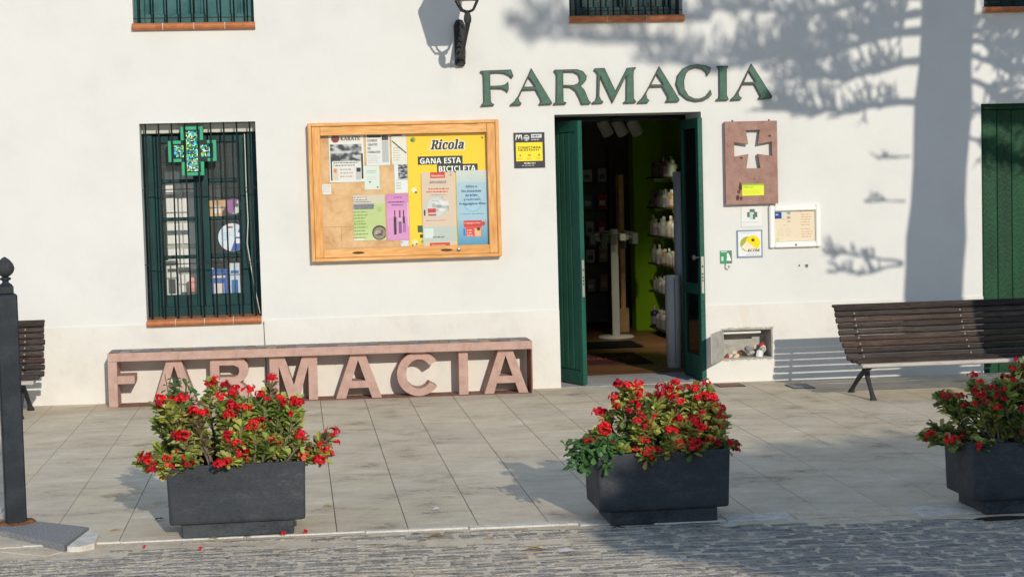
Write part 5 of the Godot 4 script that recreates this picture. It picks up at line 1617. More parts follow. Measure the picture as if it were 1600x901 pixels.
func slatted_benches() -> void:
	var L := 2.2
	var x0 := 2.39
	var t := thing("slatted_bench", "dark slatted wooden bench with iron legs right of the meter cupboard", "bench", Vector3(x0 + L / 2, gy(3.2), 1.02), 0.0, "slatted benches along the wall")
	# backrest: nine boards on a slight recline, each with its own little shift
	var foot := Vector2(0.35, 0.345)
	var head := Vector2(0.09, 0.745)
	for k in 9:
		var u := k / 8.0
		var p := foot.lerp(head, u)
		p.x -= 0.035 * sin(u * PI)
		var lean := Vector2(head.x - foot.x, head.y - foot.y).angle() - PI / 2
		var s := mb()
		var xf := Transform3D(Basis(Vector3.RIGHT, -lean * 1.0), Vector3(rng.randf_range(-0.006, 0.006) + 0.022 * (1.0 - u), p.y, p.x))
		var hw := 0.0226 if k < 8 else 0.026
		box(s, Vector3(-L / 2, -hw, -0.019), Vector3(L / 2 - 0.02, hw, 0.017), 0.006, xf)
		part("slat", s, mats["old_wood_%d" % [0, 1, 4, 2, 0, 3, 2, 0, 1][k]], t)
	part("top_cap", block(Vector3(-L / 2 - 0.004, 0.752, 0.04), Vector3(L / 2 - 0.015, 0.778, 0.10), 0.006), mats.old_wood_1, t)
	for k in 5:
		var z := 0.37 + k * 0.077
		var y := 0.318 + 0.012 * sin(k * 1.1) + (0.004 if k == 4 else 0.0)
		part("slat", block(Vector3(-L / 2 + 0.04 + rng.randf_range(-0.01, 0.012), y - 0.016, z), Vector3(L / 2 - 0.03, y + 0.014, z + 0.06), 0.006), mats.worn_slat if k == 4 else mats["old_wood_%d" % [1, 0, 3, 2, 0][k]], t)
	for sx in [-1, 1]:
		var lx: float = sx * (L / 2 - 0.17)
		var front := mb(false)
		tube(front, [Vector3(lx, 0.30, 0.60), Vector3(lx, 0.25, 0.44), Vector3(lx, 0.18, 0.46), Vector3(lx, 0.10, 0.53), Vector3(lx, 0.035, 0.585), Vector3(lx, 0.0, 0.60)], [0.022, 0.026, 0.022, 0.018, 0.022, 0.034], 9)
		part("leg", front, mats.cast_iron, t)
		var rear := mb(false)
		tube(rear, [Vector3(lx, 0.30, 0.34), Vector3(lx, 0.24, 0.40), Vector3(lx, 0.17, 0.26), Vector3(lx, 0.08, 0.11), Vector3(lx, 0.03, 0.04), Vector3(lx, 0.0, 0.02)], [0.022, 0.026, 0.022, 0.018, 0.022, 0.034], 9)
		part("leg", rear, mats.cast_iron, t)
		var arm := mb(false)
		tube(arm, [Vector3(lx, 0.295, 0.66), Vector3(lx, 0.29, 0.45), Vector3(lx, 0.31, 0.32), Vector3(lx, 0.5, 0.19), Vector3(lx, 0.745, 0.07)], [0.014, 0.016, 0.018, 0.015, 0.012], 7)
		part("bracket", arm, mats.cast_iron, t)
	var bolts := mb()
	for k in 8:
		var p := foot.lerp(head, k / 8.0)
		p.x -= 0.035 * sin(k / 8.0 * PI)
		for lx in [-0.93, 0.02, 0.93]:
			box(bolts, Vector3(lx - 0.007, p.y - 0.002, p.x + 0.012), Vector3(lx + 0.007, p.y + 0.016, p.x + 0.026), 0.003)
	part("bolts", bolts, mats.steel, t)
	copy(t, "dark slatted wooden bench half hidden behind the iron bollard", Vector3(-4.375 - L / 2 + 0.02, gy(-5.0), 0.30), 0.0)


func bollard() -> void:
	var x := -3.822
	var t := thing("bollard", "square dark iron bollard topped with a pine cone knob", "bollard", Vector3(x, gy(x) - 0.005, 5.66), 0.22)
	part("shaft", block(Vector3(-0.057, 0.0, -0.057), Vector3(0.057, 1.322, 0.057), 0.007), mats.bollard_paint, t)
	part("collar", block(Vector3(-0.04, 1.3222, -0.04), Vector3(0.04, 1.37, 0.04), 0.006), mats.bollard_paint, t)
	var nk := mb(false)
	lathe(nk, [Vector2(0.038, 1.3702), Vector2(0.03, 1.378), Vector2(0.018, 1.386), Vector2(0.018, 1.396), Vector2(0.03, 1.402), Vector2(0.032, 1.41), Vector2(0.02, 1.416)], 18)
	part("neck", nk, mats.bollard_paint, t)
	var cone := mb(false)
	var prof: Array = []
	for k in 29:
		var u := k / 28.0
		prof.append(Vector2(0.05 * sin(PI * u ** 0.85) ** 0.75 if k > 0 and k < 28 else 0.0, 1.412 + 0.118 * u))
	lathe(cone, prof, 48, Transform3D(), func(a: float, y: float) -> float: return 1.0 + 0.07 * absf(sin(a * 6.0 + y * 130.0) * sin(a * 6.0 - y * 130.0)) - 0.03)
	part("pine_cone", cone, mats.cast_iron, t)
	var rs := mb()
	for k in 14:
		var a := TAU * k / 14.0
		var r := rng.randf_range(0.04, 0.075)
		var xs := Transform3D(Basis(Vector3.UP, a), Vector3(cos(a) * 0.075, 0.036, sin(a) * 0.075))
		box(rs, Vector3(-r * 0.5, -0.004, -0.02), Vector3(r * 0.5, rng.randf_range(0.004, 0.014), 0.02), 0.004, xs)
	part("rusty_foot", rs, mats.rust, t)


# ---------------------------------------------------------------- planters
func planter(label: String, x: float, z_front: float) -> Node3D:   # x of the middle, z of the front face
	var t := thing("planter", label, "planter", Vector3(x, gy(x), z_front - 0.225), 0.0, "dark planters along the street")
	return t


func planters() -> void:
	var first := planter("dark grey planter box in full sun in front of the letter bench", -2.572, 6.2)
	var W := 0.372
	var D := 0.225
	var s := mb(false)
	# tapering shell: an outline of rounded corners at each height
	var rings: Array = []
	for lv in [[0.078, 0.945, 0.016], [0.082, 0.968, 0.018], [0.094, 0.978, 0.02], [0.25, 0.988, 0.018], [0.392, 1.0, 0.016], [0.398, 0.996, 0.016], [0.398, 0.93, 0.016], [0.33, 0.915, 0.016]]:
		var ring: Array = []
		for cq in 4:
			for k in 4:
				var a := PI / 2 * cq + PI / 2 * k / 3.0
				var sx := 1.0 if cq == 0 or cq == 3 else -1.0
				var sz := 1.0 if cq < 2 else -1.0
				var r: float = lv[2]
				ring.append(Vector3(sx * (W * lv[1] - r) + cos(a) * r, lv[0], sz * (D - W * (1.0 - lv[1]) - r) + sin(a) * r))
		rings.append(ring)
	var flat_shell := mb()
	for i in rings.size() - 1:
		for k in 16:
			var a: Vector3 = rings[i][k]
			var b: Vector3 = rings[i][(k + 1) % 16]
			var c: Vector3 = rings[i + 1][(k + 1) % 16]
			var d: Vector3 = rings[i + 1][k]
			var out := (a + c) / 2.0
			out = Vector3(out.x, 0.0, out.z)
			if i == rings.size() - 2:
				out = -out
			elif i == rings.size() - 3:
				out = Vector3.UP
			quad(flat_shell, a, b, c, d, out)
	for k in range(1, 15):
		tri(flat_shell, rings[0][0], rings[0][k], rings[0][k + 1], Vector3.DOWN)
	part("shell", flat_shell, mats.planter_plastic, first)
	part("foot", block(Vector3(-0.30, 0.0, -0.185), Vector3(0.30, 0.0775, 0.195), 0.006), shade_of("planter_foot", "planter_plastic", Color(1.12, 1.12, 1.1)), first)
	part("soil", block(Vector3(-0.335, 0.3305, -0.19), Vector3(0.335, 0.352, 0.19), 0.01), mats.soil, first)
	var p2 := copy(first, "dark planter box half in shade in front of the open door", Vector3(-0.252, gy(-0.25), 6.355 - 0.225))
	var p3 := copy(first, "shaded dark planter box cut by the right edge of the picture", Vector3(1.825, gy(1.8), 6.5 - 0.225))

	var r := RandomNumberGenerator.new()
	r.seed = 11
	flower_protos(r)
	thorn_bush("spiny red flowered bush growing in the sunlit left planter", Vector3(-2.6, gy(-2.6) + 0.35, 5.99), 0.56, 0.27, 0.54, 84, 104, r, 0.0)
	thorn_bush("spiny red flowered bush with yellowing leaves in the middle planter", Vector3(-0.22, gy(-0.2) + 0.35, 6.14), 0.46, 0.25, 0.46, 76, 92, r, 0.35)
	thorn_bush("spiny red flowered bush in the right planter at the picture's edge", Vector3(1.86, gy(1.8) + 0.35, 6.28), 0.64, 0.27, 0.5, 84, 110, r, -0.35)
	trailing_plant("dark green leafy plant trailing over the left corner of the middle planter", Vector3(-0.62, gy(-0.6) + 0.37, 6.25), 0.2, 0.12, 80, r)
	trailing_plant("small dark green leafy shoot at the upper left of the left planter", Vector3(-2.88, gy(-2.8) + 0.71, 5.92), 0.09, 0.16, 20, r)


var cluster_meshes: Array = []
var single_meshes: Array = []


func flower_protos(r: RandomNumberGenerator) -> void:
	for v in 8:
		var s := mb()
		var many := v < 6
		var n := (11 + v * 2) if many else 3
		var R := 0.04 if many else 0.014
		for k in n:
			var d := Vector3(r.randf_range(-1, 1), r.randf_range(-0.1, 1.1), r.randf_range(-0.9, 1.1)).normalized()
			var c := d * R * r.randf_range(0.6, 1.15)
			var u := d.cross(Vector3(r.randf_range(-1, 1), r.randf_range(-1, 1), r.randf_range(-1, 1))).normalized()
			for sg in [-1.0, 1.0]:   # two round bracts, spread like a pair of lips
				var base: Vector3 = c + u * sg * 0.0065
				var nn: Vector3 = (d + u * sg * 0.35).normalized()
				var w: Vector3 = nn.cross(u).normalized()
				var u2: Vector3 = w.cross(nn)
				var rad := r.randf_range(0.009, 0.0125)
				var mid: Vector3 = base - nn * 0.001
				for q in 7:
					var a0 := TAU * q / 7.0
					var a1 := TAU * (q + 1) / 7.0
					tri(s, mid, base + (u2 * cos(a0) + w * sin(a0)) * rad + nn * 0.003, base + (u2 * cos(a1) + w * sin(a1)) * rad + nn * 0.003, nn)
		s.generate_normals()
		if many:
			cluster_meshes.append(s.commit())
		else:
			single_meshes.append(s.commit())
	for q in [["bract_red", c8(196, 14, 30)], ["bract_deep", c8(164, 10, 34)], ["bract_bright", c8(216, 28, 34)], ["bract_pale", c8(222, 96, 70)]]:
		var m := flat(q[0], q[1], 0.55)
		m.backlight_enabled = true
		m.backlight = Color(0.25, 0.02, 0.02)


func leaf_shape(s: SurfaceTool, base: Vector3, dir: Vector3, up: Vector3, len: float, wid: float, col: Color) -> void:
	var side := dir.cross(up).normalized()
	var n := side.cross(dir).normalized()
	var pts := [base, base + dir * len * 0.45 + side * wid * 0.34 + n * wid * 0.12, base + dir * len * 0.8 + side * wid * 0.5 + n * wid * 0.1, base + dir * len - n * wid * 0.1, base + dir * len * 0.8 - side * wid * 0.5 + n * wid * 0.1, base + dir * len * 0.45 - side * wid * 0.34 + n * wid * 0.12]
	var mid: Vector3 = base + dir * len * 0.6 - n * wid * 0.06
	for k in 6:
		for v in [mid, pts[k], pts[(k + 1) % 6]]:
			s.set_color(col)
			s.add_vertex(v)


func leaf_material() -> StandardMaterial3D:
	if not mats.has("leaf"):
		var m := StandardMaterial3D.new()
		m.resource_name = "leaf"
		m.vertex_color_use_as_albedo = true
		m.roughness = 0.5
		m.metallic_specular = 0.4
		m.backlight_enabled = true
		m.backlight = Color(0.10, 0.13, 0.03)
		mats["leaf"] = m
	return mats.leaf


func thorn_bush(label: String, at: Vector3, rx: float, rz: float, h: float, tips: int, blooms: int, r: RandomNumberGenerator, lean: float) -> void:
	var t := thing("flowering_bush", label, "plant", at, 0.0, "red flowered bushes in the planters")
	var leaves := mb()
	var stems := mb(false)
	var greens := [Color(0.30, 0.36, 0.08), Color(0.21, 0.29, 0.055), Color(0.41, 0.44, 0.10), Color(0.10, 0.16, 0.04), Color(0.50, 0.47, 0.12), Color(0.32, 0.31, 0.12), Color(0.07, 0.11, 0.03), Color(0.21, 0.16, 0.08), Color(0.50, 0.36, 0.10)]
	var ends: Array = []
	for i in tips:
		var a := TAU * i * 0.618 + r.randf_range(-0.3, 0.3)
		var v := r.randf_range(0.02, 1.0) if i % 3 else r.randf_range(0.55, 1.0)
		if i % 5 == 4:
			v = r.randf_range(0.0, 0.22)
		var s0 := (1.0 - v * v) ** 0.42
		var lump := 0.9 + 0.16 * sin(a * 2.0 + lean * 5.0 + 0.7) + 0.1 * sin(a * 5.0 + lean * 9.0)
		var grow := r.randf_range(0.86, 1.03) if i % 11 else 1.08
		var inner := 1.0 if i % 4 else r.randf_range(0.5, 0.8)
		var tip := Vector3(cos(a) * (rx - 0.05) * s0 * grow * inner, maxf(0.03, (h - 0.05) * v * minf(lump * grow, 1.0)), sin(a) * (rz - 0.02) * s0 * inner)
		var root := Vector3(tip.x * 0.6 + r.randf_range(-0.05, 0.05), -0.01, clampf(tip.z * 0.5, -0.16, 0.16))
		root.x = clampf(root.x, -0.3, 0.3)
		var bend := Vector3(tip.x * 0.95 - root.x * 0.15, tip.y * 0.45, tip.z * 0.9) + Vector3(r.randf_range(-0.04, 0.04), 0, r.randf_range(-0.04, 0.04))
		var pts: Array = []
		for k in 7:
			var u := k / 6.0
			pts.append(root.lerp(bend, u).lerp(bend.lerp(tip, u), u) + Vector3(r.randf_range(-0.008, 0.008), 0, r.randf_range(-0.008, 0.008)) * (1.0 if k > 0 and k < 6 else 0.0))
		var s := mb(false)
		tube(s, pts, [0.009, 0.008, 0.0075, 0.007, 0.0065, 0.006, 0.005], 6)
		for k in 26:   # thorns
			var u := r.randf_range(0.1, 5.6)
			var p: Vector3 = (pts[int(u)] as Vector3).lerp(pts[int(u) + 1], u - int(u))
			var d := Vector3(r.randf_range(-1, 1), r.randf_range(-0.4, 0.8), r.randf_range(-1, 1)).normalized()
			var w := d.cross(Vector3.UP).normalized() * 0.0018
			tri(s, p + w, p - w, p + d * 0.02, Vector3(0.1, 0.2, 1))
		part("stem", s, mats.stem_bark, t)
		var dirv: Vector3 = (tip - (pts[4] as Vector3)).normalized()
		ends.append([tip, dirv])
		var own: Color = greens[[0, 0, 1, 2, 2, 3, 4, 5, 0, 1, 2, 7][r.randi() % 12]]
		# leaves: thick round the tip, thinner down the stem
		for k in 54:
			var u := 6.0 - absf(r.randfn(0.0, 2.1))
			if u < 1.0 or u > 5.99:
				u = r.randf_range(4.2, 5.98)
			var p: Vector3 = (pts[int(u)] as Vector3).lerp(pts[int(u) + 1], u - int(u))
			var out := Vector3(r.randf_range(-1, 1), r.randf_range(-0.35, 0.8), r.randf_range(-1, 1)).normalized()
			out = (out + dirv * 0.45).normalized()
			var col: Color = own if r.randf() < 0.74 else greens[r.randi() % greens.size()]
			if lean > 0.1 and r.randf() < lean:
				col = greens[[2, 4, 4, 8][r.randi() % 4]]
			if lean < -0.1 and r.randf() < -lean:
				col = greens[[3, 6, 1][r.randi() % 3]]
			col = col * r.randf_range(0.8, 1.2)
			leaf_shape(leaves, p + out * 0.008, out, Vector3(r.randf_range(-0.4, 0.4), 1, r.randf_range(-0.2, 0.6)), r.randf_range(0.04, 0.074), r.randf_range(0.027, 0.046), col)
	var lv := part("leaves", leaves, leaf_material(), t)
	lv.set_meta("kind", "stuff")
	var reds: Array[Material] = [mats.bract_red, mats.bract_red, mats.bract_deep, mats.bract_bright, mats.bract_bright, mats.bract_red]
	var outer: Array = []   # the flowers stand on the sunny tips in front and above
	for e in ends:
		if (e[0] as Vector3).z > -0.1 or (e[0] as Vector3).y > h * 0.6:
			outer.append(e)
	for i in blooms:
		var e: Array = outer[(i * 7 + 3) % outer.size()]
		var up: Vector3 = ((e[1] as Vector3) + Vector3(0, 0.5, 0.35)).normalized()
		var p: Vector3 = (e[0] as Vector3) + up * r.randf_range(0.015, 0.05) + Vector3(r.randf_range(-0.035, 0.035), r.randf_range(-0.03, 0.02), r.randf_range(-0.02, 0.04))
		if i >= outer.size():
			p += Vector3(r.randf_range(-0.04, 0.04), r.randf_range(-0.03, 0.02), r.randf_range(0.0, 0.03))
		var big := r.randf() < 0.72
		var o := part("flower_cluster", cluster_meshes[r.randi() % cluster_meshes.size()] if big else single_meshes[r.randi() % single_meshes.size()], mats.bract_pale if r.randf() < 0.04 else reds[r.randi() % 6], t)
		var k := r.randf_range(0.5, 0.98) if big else r.randf_range(0.9, 1.3)
		o.transform = Transform3D(Basis(Vector3.UP, r.randf() * TAU).scaled(Vector3.ONE * k), p)
		tube(stems, [e[0], p], [0.0025], 4)
	part("flower_stalks", stems, flat("stalk", c8(120, 90, 60), 0.8), t).set_meta("kind", "stuff")


func trailing_plant(label: String, at: Vector3, rx: float, h: float, shoots: int, r: RandomNumberGenerator) -> void:
	var t := thing("leafy_plant", label, "plant", at)
	var leaves := mb()
	var stems := mb(false)
	var droop := rx > 0.15
	for i in shoots:
		var a := r.randf() * TAU
		var tip := Vector3(cos(a) * rx * r.randf_range(0.4, 1.0), (r.randf_range(-0.6, 0.7) if droop else r.randf_range(-0.6, 1.0)) * h, sin(a) * rx * 0.8 * r.randf_range(0.3, 1.0))
		var root := Vector3(0.1 if droop else 0.0, -0.02 if droop else -0.34, -0.02)
		var mid := (root + tip) / 2 + Vector3(0, 0.09 if droop else 0.0, 0)
		tube(stems, [root, mid, tip], [0.004, 0.003, 0.002], 5)
		for k in 11:
			var u := r.randf_range(0.35, 1.0)
			var p := root.lerp(mid, u).lerp(mid.lerp(tip, u), u)
			var d := Vector3(r.randf_range(-1, 1), r.randf_range(-0.7, 0.4), r.randf_range(-0.6, 1)).normalized()
			var col := Color(0.035, 0.105, 0.03).lerp(Color(0.085, 0.19, 0.05), r.randf())
			leaf_shape(leaves, p, d, Vector3(r.randf_range(-0.3, 0.3), 1, r.randf_range(0, 0.6)), r.randf_range(0.035, 0.065), r.randf_range(0.02, 0.034), col)
	part("stems", stems, flat("green_stem", c8(70, 100, 50), 0.7), t)
	part("leaves", leaves, leaf_material(), t).set_meta("kind", "stuff")


# ---------------------------------------------------------------- litter and covers
func litter() -> void:
	var cover := func(called: String, label: String, x: float, z: float, w: float, d: float, m: Material) -> void:
		var t := thing(called, label, "cover", Vector3(x, gy(x) + 0.0005, z), 0.0)
		t.rotation.z = atan(FALL)
		part("rim", frame_flat(w, d), mats.iron, t)
		part("plate", block(Vector3(-w / 2 + 0.012, 0.0, -d / 2 + 0.012), Vector3(w / 2 - 0.012, 0.005, d / 2 - 0.012), 0.001), m, t)
	cover.call("water_cover", "small rusty brown cover let into the paving below the meter cupboard", 1.67, 0.26, 0.24, 0.24, mats.rusty_plate)
	cover.call("drain_cover", "small dark grey cover in the paving left of the slatted bench", 2.25, 0.53, 0.2, 0.3, mats.granite)
	var petal := func(label: String, x: float, z: float, k: float) -> void:
		var o := tag(part("fallen_blossom", single_meshes[0] if k > 0.7 else single_meshes[1], mats.bract_red, self, Vector3(x, gy(x) + 0.012, z)), label, "blossom", "red blossoms fallen on the ground")
		o.scale = Vector3.ONE * k
	petal.call("fallen red blossom at the right end of the left planter's foot", -2.335, 6.21, 0.85)
	petal.call("fallen red blossom lying just right of the left planter", -2.215, 6.19, 0.8)
	petal.call("single red petal on the cobbles left of the sandy seam", -2.757, 6.50, 0.6)
	petal.call("tiny dark red petal on the cobbles below the left planter's left end", -3.054, 6.39, 0.5)
	var dry := func(label: String, x: float, z: float, len: float, col: Color, turn: float) -> void:
		var s := mb()
		var n := 5
		for k in n:
			var u0 := float(k) / n
			var u1 := float(k + 1) / n
			var w0 := sin(PI * clampf(u0, 0.03, 1.0)) * len * 0.24
			var w1 := sin(PI * clampf(u1, 0.0, 0.97)) * len * 0.24
			var y0 := 0.004 + 0.008 * sin(u0 * 4.0) ** 2 * len / 0.1
			var y1 := 0.004 + 0.008 * sin(u1 * 4.0) ** 2 * len / 0.1
			quad(s, Vector3((u0 - 0.5) * len, y0 + w0 * 0.2, -w0), Vector3((u1 - 0.5) * len, y1 + w1 * 0.2, -w1), Vector3((u1 - 0.5) * len, y1, 0), Vector3((u0 - 0.5) * len, y0, 0), Vector3.UP)
			quad(s, Vector3((u0 - 0.5) * len, y0, 0), Vector3((u1 - 0.5) * len, y1, 0), Vector3((u1 - 0.5) * len, y1 + w1 * 0.5, w1), Vector3((u0 - 0.5) * len, y0 + w0 * 0.5, w0), Vector3.UP)
		var o := tag(part("dry_leaf", s, flat("dry_" + col.to_html(), col, 0.8), self, Vector3(x, gy(x) + 0.004, z)), label, "leaf", "dry leaves on the ground")
		o.rotation.y = turn
	dry.call("curled ochre leaf on the cobbles between the two left planters", -1.518, 6.44, 0.1, c8(196, 150, 70), 0.2)
	dry.call("tan leaf on the cobbles beside the white paper scrap", -1.046, 6.89, 0.12, c8(200, 160, 100), -0.1)
	dry.call("small yellow leaf near the pavement edge left of the middle planter", -1.245, 6.55, 0.06, c8(190, 150, 80), 0.3)
	dry.call("dark brown leaf under the front of the middle planter", -0.529, 6.44, 0.085, c8(74, 46, 34), 0.1)
	dry.call("pale dried leaf on the cobbles right of the sandy seam", -1.733, 6.61, 0.05, c8(206, 190, 150), 0.0)
	dry.call("yellow leaf on the paving right of the left planter", -2.075, 5.44, 0.07, c8(196, 160, 80), -0.2)
	dry.call("dark leaf on the paving at the left side of the left planter", -3.034, 5.62, 0.07, c8(70, 50, 40), 0.8)
	dry.call("green and yellow leaf in front of the left planter's foot", -2.70, 6.23, 0.06, c8(130, 140, 60), 0.0)
	dry.call("brown leaf in front of the left planter's foot, near its middle", -2.52, 6.23, 0.05, c8(90, 66, 50), 0.1)
	dry.call("straw coloured leaf at the end of a paving joint near the granite block", -3.253, 5.9, 0.07, c8(206, 170, 110), 0.4)
	dry.call("small brown leaf on the cobbles under the pavement edge, middle", -1.62, 6.36, 0.05, c8(96, 80, 66), 0.0)
	dry.call("olive leaf on the cobbles right of the pale dried leaf", -1.60, 6.55, 0.055, c8(110, 100, 70), 0.5)
	var scrap := func(label: String, x: float, z: float, w: float) -> void:
		var s := mb()
		quad(s, Vector3(-w, 0.003, -w * 0.4), Vector3(-w * 0.1, 0.018, -w * 0.5), Vector3(0, 0.006, w * 0.4), Vector3(-w * 0.9, 0.002, w * 0.3), Vector3.UP)
		quad(s, Vector3(-w * 0.1, 0.018, -w * 0.5), Vector3(w, 0.004, -w * 0.3), Vector3(w * 0.8, 0.014, w * 0.4), Vector3(0, 0.006, w * 0.4), Vector3.UP)
		tag(part("paper_scrap", s, flat("scrap_paper", c8(196, 194, 188), 0.8), self, Vector3(x, gy(x) + 0.003, z)), label, "paper", "paper scraps on the ground")
	scrap.call("crumpled white paper scrap on the sunlit cobbles before the middle planter", -0.894, 6.95, 0.045)
	scrap.call("white paper scrap in the shade right of the middle planter's foot", 0.085, 6.51, 0.05)
	scrap.call("small white scrap on the paving between the two left planters", -1.454, 5.67, 0.026)
	var pud := mb()
	extrude(pud, disc(0, 0, 0.15, 0.05, 18), 0.0, 0.002, PackedVector2Array(), Transform3D(Basis(Vector3.RIGHT, -PI / 2), Vector3.ZERO))
	tag(part("dirt_patch", pud, mats.soil, self, Vector3(1.56, gy(1.56) + 0.001, 6.60)), "oval patch of dark dirt at the pavement edge before the right planter", "dirt")


# ---------------------------------------------------------------- trees out of the picture that shade it
func frame_flat(w: float, d: float) -> SurfaceTool:
	var s := mb()
	for q in [[-w / 2, -w / 2 + 0.01, -d / 2, d / 2], [w / 2 - 0.01, w / 2, -d / 2, d / 2], [-w / 2 + 0.01, w / 2 - 0.01, -d / 2, -d / 2 + 0.01], [-w / 2 + 0.01, w / 2 - 0.01, d / 2 - 0.01, d / 2]]:
		box(s, Vector3(q[0], 0.0, q[2]), Vector3(q[1], 0.006, q[3]), 0.001)
	return s


func bough(s: SurfaceTool, from: Vector3, to: Vector3, sag: float, twigs: int, twig_len: float, r: RandomNumberGenerator, start := 0.2, up := 1.0) -> void:   # a branch with rope-like foliage standing up from it in tufts
	var pts: Array = []
	var thick := clampf((to - from).length() / 2.0, 0.25, 1.0)
	var rad: Array = []
	for k in 9:
		var u := k / 8.0
		pts.append(from.lerp(to, u) + Vector3(0, sag * (-sin(PI * u) + 0.5 * sin(u * 9.0)), 0.0) + Vector3(0, r.randf_range(-0.02, 0.02), r.randf_range(-0.03, 0.03)) * thick)
		rad.append(lerpf(0.045, 0.01, u) * thick)
	tube(s, pts, rad, 6)
	var ax := (to - from).normalized()
	var ph := r.randf() * 10.0
	for k in twigs:
		var u := clampf(start + (0.99 - start) * (k + r.randf_range(-2.0, 2.0)) / twigs, 0.02, 0.985)
		var f := u * 8.0
		var p: Vector3 = (pts[int(f)] as Vector3).lerp(pts[int(f) + 1], f - int(f))
		var tuft := 0.55 + 0.5 * sin(u * 17.0 + ph) * sin(u * 7.0 + ph * 2.0) + 0.25 * sin(u * 41.0 + ph)
		var len := twig_len * r.randf_range(0.55, 1.25) * clampf(tuft + 0.25, 0.3, 1.35)
		var d := (ax * r.randf_range(0.1, 1.0) + Vector3(r.randf_range(-0.3, 0.3), up * r.randf_range(-0.15, 1.0), r.randf_range(-0.7, 0.7))).normalized()
		var e := p + d * len
		var curl := Vector3(0, len * 0.18, 0)
		var w := 0.013 * (0.6 + 0.4 * thick)
		var m := p.lerp(e, 0.5) - curl * 0.4
		tube(s, [p, m, e + curl * 0.3], [w, w, 0.005], 5, false)
		for j in 3:   # side shoots
			var sp := m.lerp(e, r.randf_range(-0.3, 0.7))
			var sd := (d + Vector3(r.randf_range(-0.7, 0.7), r.randf_range(-0.3, 0.8), r.randf_range(-0.7, 0.7))).normalized()
			tube(s, [sp, sp + sd * len * r.randf_range(0.25, 0.5)], [w * 0.8, 0.004], 4, false)


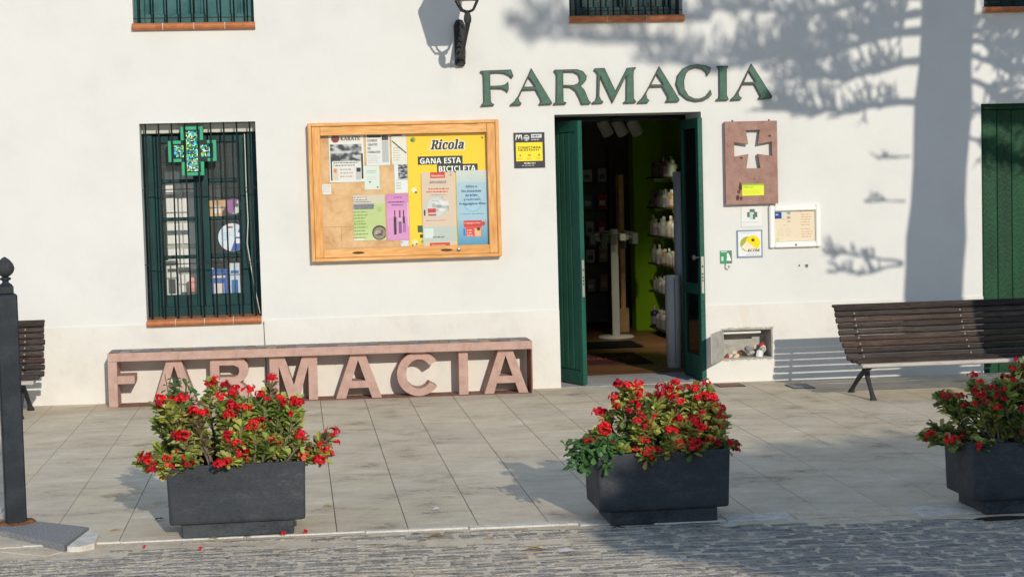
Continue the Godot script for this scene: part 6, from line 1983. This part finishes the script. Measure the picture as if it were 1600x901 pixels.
func trees() -> void:
	var r := RandomNumberGenerator.new()
	r.seed = 5
	var zt := 5.0
	var t := thing("pine_tree", "tall whorled pine standing right of the view, its shadow on the wall", "tree", Vector3(4.56, gy(4.5), zt))
	var o := -t.position
	var tr := mb(false)
	var trunk: Array = []
	var rad: Array = []
	for k in 34:
		var y := k * 0.32
		trunk.append(Vector3(0.066 * y, y - 0.05, 0.0))
		rad.append(lerpf(0.305, 0.25, y / 6.0) + (0.07 if k == 0 else 0.0) + r.randf_range(-0.016, 0.016))
	tube(tr, trunk, rad, 18)
	part("trunk", tr, mats.bark, t)
	var green := flat("pine_green", Color(0.05, 0.085, 0.04).linear_to_srgb(), 0.8)
	# boughs, given by where their shadows lie on the wall and how far out each end is
	var list := [
		[3.60, 2.53, 5.0, 2.12, 2.50, 6.0, 0.03, 110, 0.30, 0.15, 1.0],
		[3.62, 3.18, 5.0, 1.75, 2.95, 7.5, 0.05, 135, 0.42, 0.1, 1.0],
		[2.60, 3.02, 6.5, 0.95, 2.95, 9.5, 0.06, 110, 0.38, 0.0, 1.0],
		[3.65, 3.52, 5.0, 1.5, 3.40, 8.0, 0.05, 110, 0.42, 0.1, 0.9],
		[1.6, 3.36, 8.0, -0.25, 3.30, 11.0, 0.0, 120, 0.36, 0.0, 0.7],
		[3.42, 1.05, 5.0, 2.72, 1.16, 5.2, 0.0, 34, 0.16, 0.35, 0.5],
		[3.42, 1.02, 5.0, 2.78, 0.98, 5.3, 0.03, 34, 0.16, 0.35, 0.8],
		[3.45, 1.62, 5.0, 3.12, 1.62, 5.1, 0.0, 12, 0.12, 0.5, 0.6],
		[3.5, 2.03, 5.0, 3.25, 2.02, 5.1, 0.0, 12, 0.13, 0.3, 0.6],
		[4.05, 2.75, 5.0, 5.1, 2.2, 4.2, 0.0, 150, 0.4, 0.15, 0.3],
		[4.05, 3.1, 5.0, 5.3, 2.9, 4.5, 0.0, 130, 0.42, 0.1, 0.6],
		[4.05, 2.2, 5.0, 4.75, 1.95, 4.6, 0.0, 110, 0.3, 0.1, 0.4],
		[4.1, 3.15, 5.0, 4.9, 3.4, 4.6, 0.0, 150, 0.36, 0.0, 0.2],
		[4.1, 2.45, 5.0, 5.2, 2.35, 4.5, 0.0, 130, 0.34, 0.05, 0.2],
		[4.1, 3.55, 5.0, 5.4, 3.5, 4.6, 0.0, 130, 0.45, 0.05, 0.2],
		[3.62, 2.9, 5.0, 2.3, 2.78, 6.5, 0.04, 120, 0.36, 0.12, 1.0],
		[1.25, 3.12, 9.0, -0.1, 3.20, 11.5, 0.0, 110, 0.3, 0.0, 0.4],
		[3.6, 3.36, 5.0, 2.4, 3.12, 7.0, 0.03, 110, 0.36, 0.1, 0.8],
		[4.1, 3.32, 5.0, 5.3, 3.2, 4.5, 0.0, 150, 0.4, 0.0, 0.3],
		[4.1, 2.95, 5.0, 5.2, 2.6, 4.4, 0.0, 130, 0.36, 0.05, 0.3],
		[3.7, 4.2, 5.0, 2.0, 4.4, 7.0, 0.05, 90, 0.45, 0.1, 1.0],
		[4.2, 4.6, 5.0, 5.6, 4.8, 6.0, 0.05, 90, 0.45, 0.1, 1.0],
		[4.2, 5.6, 5.0, 3.0, 5.9, 3.6, 0.05, 80, 0.4, 0.1, 1.0],
		[4.3, 6.2, 5.0, 5.2, 6.5, 5.8, 0.05, 80, 0.4, 0.1, 1.0]]
	for w in 4:   # the upper whorls, high over the forecourt
		for k in 7:
			var a := TAU * (k + 0.5 * w) / 7.0
			var y := 7.6 + w * 0.75
			var s := mb()
			var reach := 4.6 - w * 0.6
			var root := Vector3(0.066 * y, y, 0)
			bough(s, root, root + Vector3(cos(a) * reach, 0.5, sin(a) * reach + 0.8), 0.1, 120, 0.6, r, 0.1, 0.5)
			part("branch", s, green, t)
	for q in list:
		var s := mb()
		bough(s, up_light(q[0], q[1], q[2]) + o, up_light(q[3], q[4], q[5]) + o, q[6], q[7], q[8], r, q[9], q[10])
		part("branch", s, green, t)

	# a low, flat-topped shade tree beside the photographer
	var zc := 16.0
	var b := thing("shade_tree", "low flat-topped leafy tree behind the viewer, shading the street", "tree", Vector3(5.2, gy(5.0), zc))
	var tk := mb(false)
	tube(tk, [Vector3(0, -0.05, 0), Vector3(0.05, 1.2, 0.02), Vector3(-0.1, 2.4, 0), Vector3(-0.2, 3.2, 0)], [0.2, 0.15, 0.13, 0.08], 12)
	for q in [[-2.2, 3.5], [1.6, 3.6], [-1.0, 4.1], [0.6, 4.2]]:
		tube(tk, [Vector3(-0.1, 2.4, 0), Vector3(q[0] * 0.5, lerpf(2.4, q[1], 0.6), 0.1), Vector3(q[0], q[1], 0)], [0.09, 0.06, 0.03], 8)
	part("trunk", tk, mats.bark, b)
	var lv := mb()
	# the crown's outline, as points (x, height) in the plane of the tree
	var outline := PackedVector2Array([Vector2(-3.95, 3.62), Vector2(-3.55, 3.95), Vector2(-2.9, 4.28), Vector2(-2.2, 4.40), Vector2(-1.0, 4.52), Vector2(0.6, 4.56), Vector2(2.4, 4.4), Vector2(3.2, 3.8), Vector2(2.6, 3.0), Vector2(1.0, 2.2), Vector2(-1.2, 2.4), Vector2(-2.7, 2.95), Vector2(-3.45, 3.15), Vector2(-3.75, 3.35)])
	var made := 0
	while made < 17000:
		var p := Vector2(r.randf_range(-4.0, 3.3), r.randf_range(2.1, 4.6))
		if not Geometry2D.is_point_in_polygon(p, outline):
			continue
		made += 1
		var d := Vector3(r.randf_range(-1, 1), r.randf_range(-0.6, 0.6), r.randf_range(-1, 1)).normalized()
		var g := Color(0.04, 0.085, 0.025).lerp(Color(0.09, 0.15, 0.04), r.randf())
		leaf_shape(lv, Vector3(p.x, p.y, r.randf_range(-0.35, 0.35)), d, Vector3(r.randf_range(-1, 1), 1, r.randf_range(-1, 1)), r.randf_range(0.11, 0.19), r.randf_range(0.07, 0.12), g)
	part("crown", lv, leaf_material(), b).set_meta("kind", "stuff")
